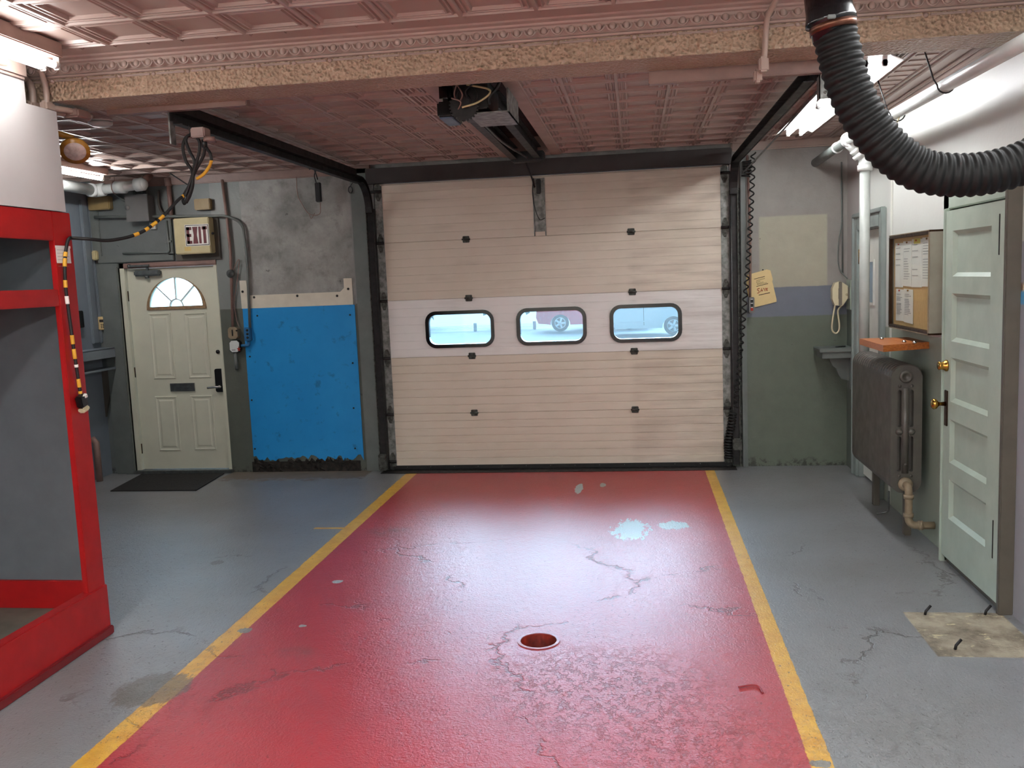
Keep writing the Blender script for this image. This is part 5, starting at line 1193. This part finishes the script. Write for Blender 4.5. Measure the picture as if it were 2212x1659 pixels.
rf = MB().cyl((xm, RY0 - .085, pz - .075), (xm, RY0 - .085, pz - .05), .031, 16).cyl((xm, RY0 - .085, .205), (xm, RY0 - .085, .18), .031, 16).cyl((xm + .06, RY0 - .085, .125), (xm + .085, RY0 - .085, .125), .031, 16).lathe([(0, .045), (.02, .045), (.03, .03)], (xm, RY0, pz), (0, -1, 0), 18)
rf.build('fitting', M['tan'], RP)
MB().tube(fillet([(1.662, -2.069, 0.260), (1.735, -1.798, 0.050), (1.655, -1.784, 0.030)], .03), .007, 8).build('drip_rod', M['dull_metal'], RD)
RD['kind'] = 'thing'

# board over the radiator
zb1 = (-2.413, 1.280)[1]; y1n = (-2.413, 1.280)[0]; y1f = (-1.811, 1.265)[0]
LB = thing('wooden_shelf', (1.69, (y1n + y1f) / 2, zb1), 'varnished orange-brown wooden shelf board above the radiator', 'shelf')
yr = (-2.264, 1.247)[0]
xmid = 1.70; ymid = y1n + (yr - y1n) * (xmid - 1.53) / (XR - 1.53)
MB().prism([(1.53, y1n), (xmid, ymid), (xmid, y1f), (1.53, y1f)], 'z', zb1 - .042, zb1).build('front_plank', M['wood'], LB)
MB().prism([(xmid + .002, ymid), (XR, yr), (XR, y1f), (xmid + .002, y1f)], 'z', zb1 - .042, zb1).build('back_plank', M['wood'], LB)
for (a, b_) in ((1.64, -1.95), (1.70, -2.25), (1.74, -2.33)):
    tag(MB().lathe([(0, .012), (.006, .014), (.012, .010), (.016, .003)], (a, b_, zb1), (0, 0, 1), 10).build('push_pin', M['chrome']), ['loose pin lying at the far part of the wooden shelf', 'loose pin at the plank joint of the wooden shelf', 'loose pin nearest the viewer on the wooden shelf'][(1.64, 1.70, 1.74).index(a)], 'pin')

# green five-panel door
XD = 1.78
GDR = thing('door_4', (XD, -3.16, 0), 'pale green five-panel wooden door with brass knob and deadbolt', 'door', kind='structure')
gy0, gy1, gz0, gz1 = -3.598, -2.765, .05, 2.07
zz = [(-2.795, 1.955)[1], (-2.799, 1.700)[1], (-2.804, 1.605)[1], (-2.816, 1.333)[1], (-2.821, 1.240)[1], (-2.832, 0.985)[1], (-2.837, 0.882)[1], (-2.841, 0.629)[1], (-2.845, 0.528)[1], (-2.848, 0.295)[1]]
py1 = -2.875; py0 = (-3.437, 1.367)[0]
dm = MB().box(XD, XD + .04, py1, gy1, gz0, gz1).box(XD, XD + .04, gy0, py0, gz0, gz1)
ed = [gz1] + zz + [gz0]
for k in range(6): dm.box(XD, XD + .04, py0, py1, ed[2 * k + 1], ed[2 * k])
dm.build('door_frame', M['sage'], GDR)
for k in range(5):
    t_, b_ = zz[2 * k], zz[2 * k + 1]; p = MB(); i1 = .022
    A = [(py0, b_), (py1, b_), (py1, t_), (py0, t_)]; B_ = [(py0 + i1, b_ + i1), (py1 - i1, b_ + i1), (py1 - i1, t_ - i1), (py0 + i1, t_ - i1)]
    p.add([(XD + .001, *q) for q in A] + [(XD + .020, *q) for q in B_], [(i, (i + 1) % 4, 4 + (i + 1) % 4, 4 + i) for i in range(4)] + [(4, 5, 6, 7)])
    p.build('panel', M['sage'], GDR)
ky, kz = (-2.794, 0.963)
kp = bbox(XD - .006, XD, gy1 - .075, gy1 - .025, kz - .13, kz + .08, .003).build('knob_plate', M['bronze'], GDR)
MB().lathe([(0, .014), (.035, .010), (.045, .018), (.055, .030), (.068, .032), (.078, .024), (.082, .01)], (XD - .004, gy1 - .05, kz), (-1, 0, 0), 20).build('knob', M['brass'], kp)
ky2, kz2 = (-2.743, 1.186)
MB().lathe([(0, .034), (.008, .034), (.018, .026), (.035, .022), (.044, .026), (.050, .020)], (XD, gy1 - .048, kz2), (-1, 0, 0), 20).build('deadbolt', M['brass'], GDR)
for z in ((-3.490, 1.907)[1], (-3.522, 0.367)[1]):
    bbox(XD - .003, XD + .002, gy0 + .055, gy0 + .064, z - .10, z + .10, .001).build('hinge', M['dark_iron'], GDR)
MB().bbox(1.795, XR, gy1 + .008, gy1 + .10, 0, gz1 + .14, .006).bbox(XD - .008, XR, gy1 + .008, gy1 + .03, 0, gz1 + .012, .004).bbox(1.795, XR, gy0, gy1 + .1, gz1 + .012, gz1 + .14, .006).build('casing', M['sage'], GDR)
bbox(XD - .004, XR, gy0 - .036, gy0 - .006, 0, gz1 + .14, .004).build('jamb', M['dark_trim'], GDR)  # frame is sage; the dark colour here paints in its shaded side
box(XD + .03, XR, gy0, gy1, 0, gz1).build('gap_shade', M['dark_trim'], GDR)  # solid dark block behind the leaf, coloured as the shade in the gap

# bolts left in the bare patch
labs = ['bent bolt stub at the far left of the bare concrete patch', 'bent bolt stub at the wall end of the bare concrete patch', 'bent bolt stub at the near edge of the bare concrete patch']
for k, q in enumerate(((1.426, -3.636), (1.718, -3.627), (1.428, -4.069))):
    tag(MB().tube([(q[0], q[1], 0), (q[0] + .004, q[1], .02), (q[0] + .03, q[1] + .01, .045)], .007, 8).build('floor_bolt', M['dark_iron'], None, (q[0], q[1], 0)), labs[k], 'bolt', 'bolts in the floor patch')
tag(MB().tube(smoothpath([(*(0.399, -4.518), .006), (*(0.460, -4.493), .006), (*(0.487, -4.514), .006), (*(0.494, -4.569), .006)]), .004, 6).build('wire_scrap', paint('wire_scrap', (150, 44, 48), .4)), 'bent scrap of wire painted into the red floor', 'wire')
tag(MB().prism([(-2.43, -.16), (.87, -.16), (.87, .12), (-2.43, .12)], 'z', 0.0005, .006).build('trim_14', M['dark_iron']), 'dark sill strip under the garage door', 'sill', kind='structure')

# ================================================================== outside
gm = G('asphalt'); an = gm.noise(1.2, 6); ASP = gm.fin(gm.mix(an, srgb((72, 80, 86)), srgb((96, 104, 110))), .95, 0, .05)
ZG = -.25
og = MB().box(-30, 30, .32, 60, ZG - .1, ZG)
tag(og.build('street', ASP), 'sunlit street and driveway outside the garage door', 'street', kind='structure')
tag(MB().prism([(.24, -.001), (2.6, ZG + .001), (.24, ZG)], 'x', -6, 3).build('driveway', ASP), 'sloping concrete apron outside the garage door', 'driveway', kind='structure')
def far(px, py, Y):  return None
fy = 27.5
fence = thing('fence', (0, fy, ZG), 'pale board fence across the street seen through the door windows', 'fence')
x = -16.0; zt = (-6.900, 0.010)[1]
FM = paint('fence_paint', (150, 164, 172), .8, var=.06, spec=.1)
while x < 4.5:
    p = MB()
    for k in range(5): p.bbox(x + .06, x + 2.32, fy - .02, fy + .02, ZG + .1 + k * (zt - ZG - .1) / 5, ZG + .06 + (k + 1) * (zt - ZG - .1) / 5, .01)
    p.build('fence_panel', FM, fence)
    bbox(x - .06, x + .06, fy - .06, fy + .06, ZG, zt + .06, .01).build('fence_post', FM, fence)
    x += 2.4
LF = paint('foliage', (96, 140, 132), .7, var=.25, scale=3, c2=(70, 110, 110))
TK = paint('bark', (90, 84, 80), .8)
random.seed(5)
def shrub(x, y, r, h, label, n=420):
    t = thing('tree', (x, y, ZG), label, 'tree', 'trees beyond the fence')
    MB().lathe([(0, .14), (h * .5, .09)], (x, y, ZG), (0, 0, 1), 8).build('trunk', TK, t)
    m_ = MB()
    for k in range(n):
        d = Vector((random.gauss(0, 1), random.gauss(0, 1), random.gauss(0, 1))).normalized() * r * random.random() ** .4
        c = Vector((x, y, ZG + h * .55)) + Vector((d.x, d.y, d.z * h * .5 / r)); s_ = random.uniform(.10, .26)
        a = Vector((random.uniform(-1, 1), random.uniform(-1, 1), random.uniform(-1, 1))).normalized() * s_; b_ = a.cross(Vector((random.random(), random.random(), 1))).normalized() * s_ * .6
        m_.add([c - a, c + b_, c + a, c - b_], [(0, 1, 2, 3)])
    m_.build('foliage', LF, t)
for k, (x, r, h, lab) in enumerate(((-13.0, 2.2, 5.0, 'leafy tree seen through the fan window of the entry door'), (-9.6, 1.8, 4.2, 'leafy tree left of the garage window view'), (-5.5, 1.9, 4.6, 'leafy tree behind the fence in the left garage window'), (-1.2, 1.6, 3.8, 'leafy tree behind the fence beside the red car'), (3.4, 2.2, 5.0, 'leafy tree behind the white car'))):
    shrub(x, 30 + (k % 2) * 1.5, r, h, lab)

def car(name, xw, y, rw, flip, col, label, wb=2.55, wheelmat=None, oh=0.0):
    """side-on hatchback: xw = x of one wheel centre, body extends to +x (flip=1) or -x (flip=-1)"""
    t = thing(name, (xw, y, ZG), label, 'car')
    PM = paint(name + '_paint', col, .25, var=.02)
    s = flip; Xf = lambda a: xw + s * a; zg = ZG
    body = []
    def arch(c):
        return [(c + (rw * 1.18) * math.cos(PI - PI * i / 10), rw * .78 + (rw * 1.18) * math.sin(PI * i / 10)) for i in range(11)]
    prof = [(-.82, .32)] + [(-.42 - .0, .28)] + arch(0) + [(.5, .25), (wb - .5, .25)] + arch(wb) + [(wb + .55, .30), (wb + .75 - oh, .40), (wb + .78 - oh, .62), (wb + .55, .86), (wb - .25, .98), (wb - .95, 1.42), (.3, 1.48), (-.55, 1.12), (-.86, .92), (-.9, .55)]
    P_ = [(Xf(a), zg + b_ * rw / .31) for a, b_ in [(q[0], q[1]) for q in prof]]
    P_ = [(Xf(a), zg + b_) for a, b_ in prof]
    MB().prism(P_, 'y', y, y + 1.7).build('body', PM, t)
    gl_ = [(.05, 1.0), (wb - .45, 1.0), (wb - .95, 1.36), (.32, 1.42), (-.35, 1.12)]
    MB().prism([(Xf(a), zg + b_) for a, b_ in gl_], 'y', y - .012, y + 1.712).build('side_windows', paint(name + '_glass', (60, 76, 84), .1), t)
    for xx in (.95,): MB().bbox(Xf(xx) - .006, Xf(xx) + .006, y - .004, y, zg + .35, zg + 1.0, .002).build('door_seam', M['ink'], t)
    bbox(Xf(.2), Xf(.42), y - .03, y, zg + .84, zg + .88, .01).build('door_handle', PM, t)
    bbox(Xf(1.2), Xf(1.42), y - .03, y, zg + .84, zg + .88, .01).build('door_handle', PM, t)
    bbox(Xf(.5), Xf(wb - .5), y - .02, y, zg + .46, zg + .50, .008).build('side_trim', PM, t)
    for c in (0, wb):
        wx = Xf(c)
        w = MB().lathe([(0, rw * .62), (.0, rw * .95), (.03, rw), (.19, rw), (.22, rw * .9)], (wx, y - .02, zg + rw), (0, 1, 0), 32).build('wheel', M['black_rubber'], t)
        sp = MB().lathe([(-.002, rw * .62), (-.012, rw * .66), (-.012, rw * .58), (.02, rw * .56)], (wx, y - .02, zg + rw), (0, 1, 0), 28, True, False)
        for k in range(5):
            a = 2 * PI * k / 5 + .3
            sp.bbox(-.035, .035, -.012, .012, 0, rw * .6, .006, Matrix.Translation((wx, y - .028, zg + rw)) @ Matrix.Rotation(a, 4, 'Y'))
        sp.cyl((wx, y - .05, zg + rw), (wx, y - .02, zg + rw), rw * .14, 12)
        sp.build('wheel_rim', M['chrome'] if wheelmat is None else wheelmat, w)
    return t
rim = paint('alloy_rim', (226, 230, 232), .35, .2)
car('red_car', (-2.791, 0.084)[0], 25.3, .32, 1, (228, 30, 62), 'red car parked across the street in the middle garage window', wheelmat=rim)
car('white_car', (1.213, 0.018)[0], 21.5, .31, -1, (226, 232, 234), 'white car parked in the right garage window', wheelmat=rim, wb=2.25, oh=.1)

# ================================================================== daylight, camera
w = bpy.data.worlds.new('daylight'); SC.world = w; w.use_nodes = True
nt = w.node_tree; bgn = nt.nodes['Background']
tcw = nt.nodes.new('ShaderNodeTexCoord'); dp = nt.nodes.new('ShaderNodeVectorMath'); dp.operation = 'DOT_PRODUCT'
nt.links.new(tcw.outputs['Generated'], dp.inputs[0]); dp.inputs[1].default_value = Vector((-.08, .92, .45)).normalized()
def wm(op, a, b):
    n = nt.nodes.new('ShaderNodeMath'); n.operation = op
    for i, v in enumerate((a, b)):
        if isinstance(v, bpy.types.NodeSocket): nt.links.new(v, n.inputs[i])
        else: n.inputs[i].default_value = v
    return n.outputs[0]
glow = wm('POWER', wm('MAXIMUM', dp.outputs['Value'], 0.0), 16.0)       # hazy brightness around the hidden sun, up the street
st_ = wm('ADD', wm('MULTIPLY', glow, 80.0), .50)
mx = nt.nodes.new('ShaderNodeMix'); mx.data_type = 'RGBA'; nt.links.new(glow, mx.inputs[0]); mx.inputs[6].default_value = (.50, .78, 1.0, 1); mx.inputs[7].default_value = (.72, .82, 1.0, 1)
nt.links.new(mx.outputs[2], bgn.inputs[0]); nt.links.new(st_, bgn.inputs[1])

cam = bpy.data.cameras.new('camera'); co = bpy.data.objects.new('camera', cam); COL.objects.link(co)
co.matrix_world = Matrix(((0.990220, 0.024072, 0.137422, 0), (0.133592, 0.120331, -0.983704, -8.3086), (-0.040216, 0.992442, 0.115939, 1.788), (0, 0, 0, 1)))
cam.sensor_width = 36; cam.sensor_fit = 'HORIZONTAL'; cam.lens = 1950 / 2212 * 36; cam.clip_end = 300; cam.clip_start = .02
SC.camera = co
vs = SC.view_settings; vs.view_transform = 'Standard'; vs.look = 'None'; vs.gamma = 1; vs.use_curve_mapping = False; vs.exposure = 0.58
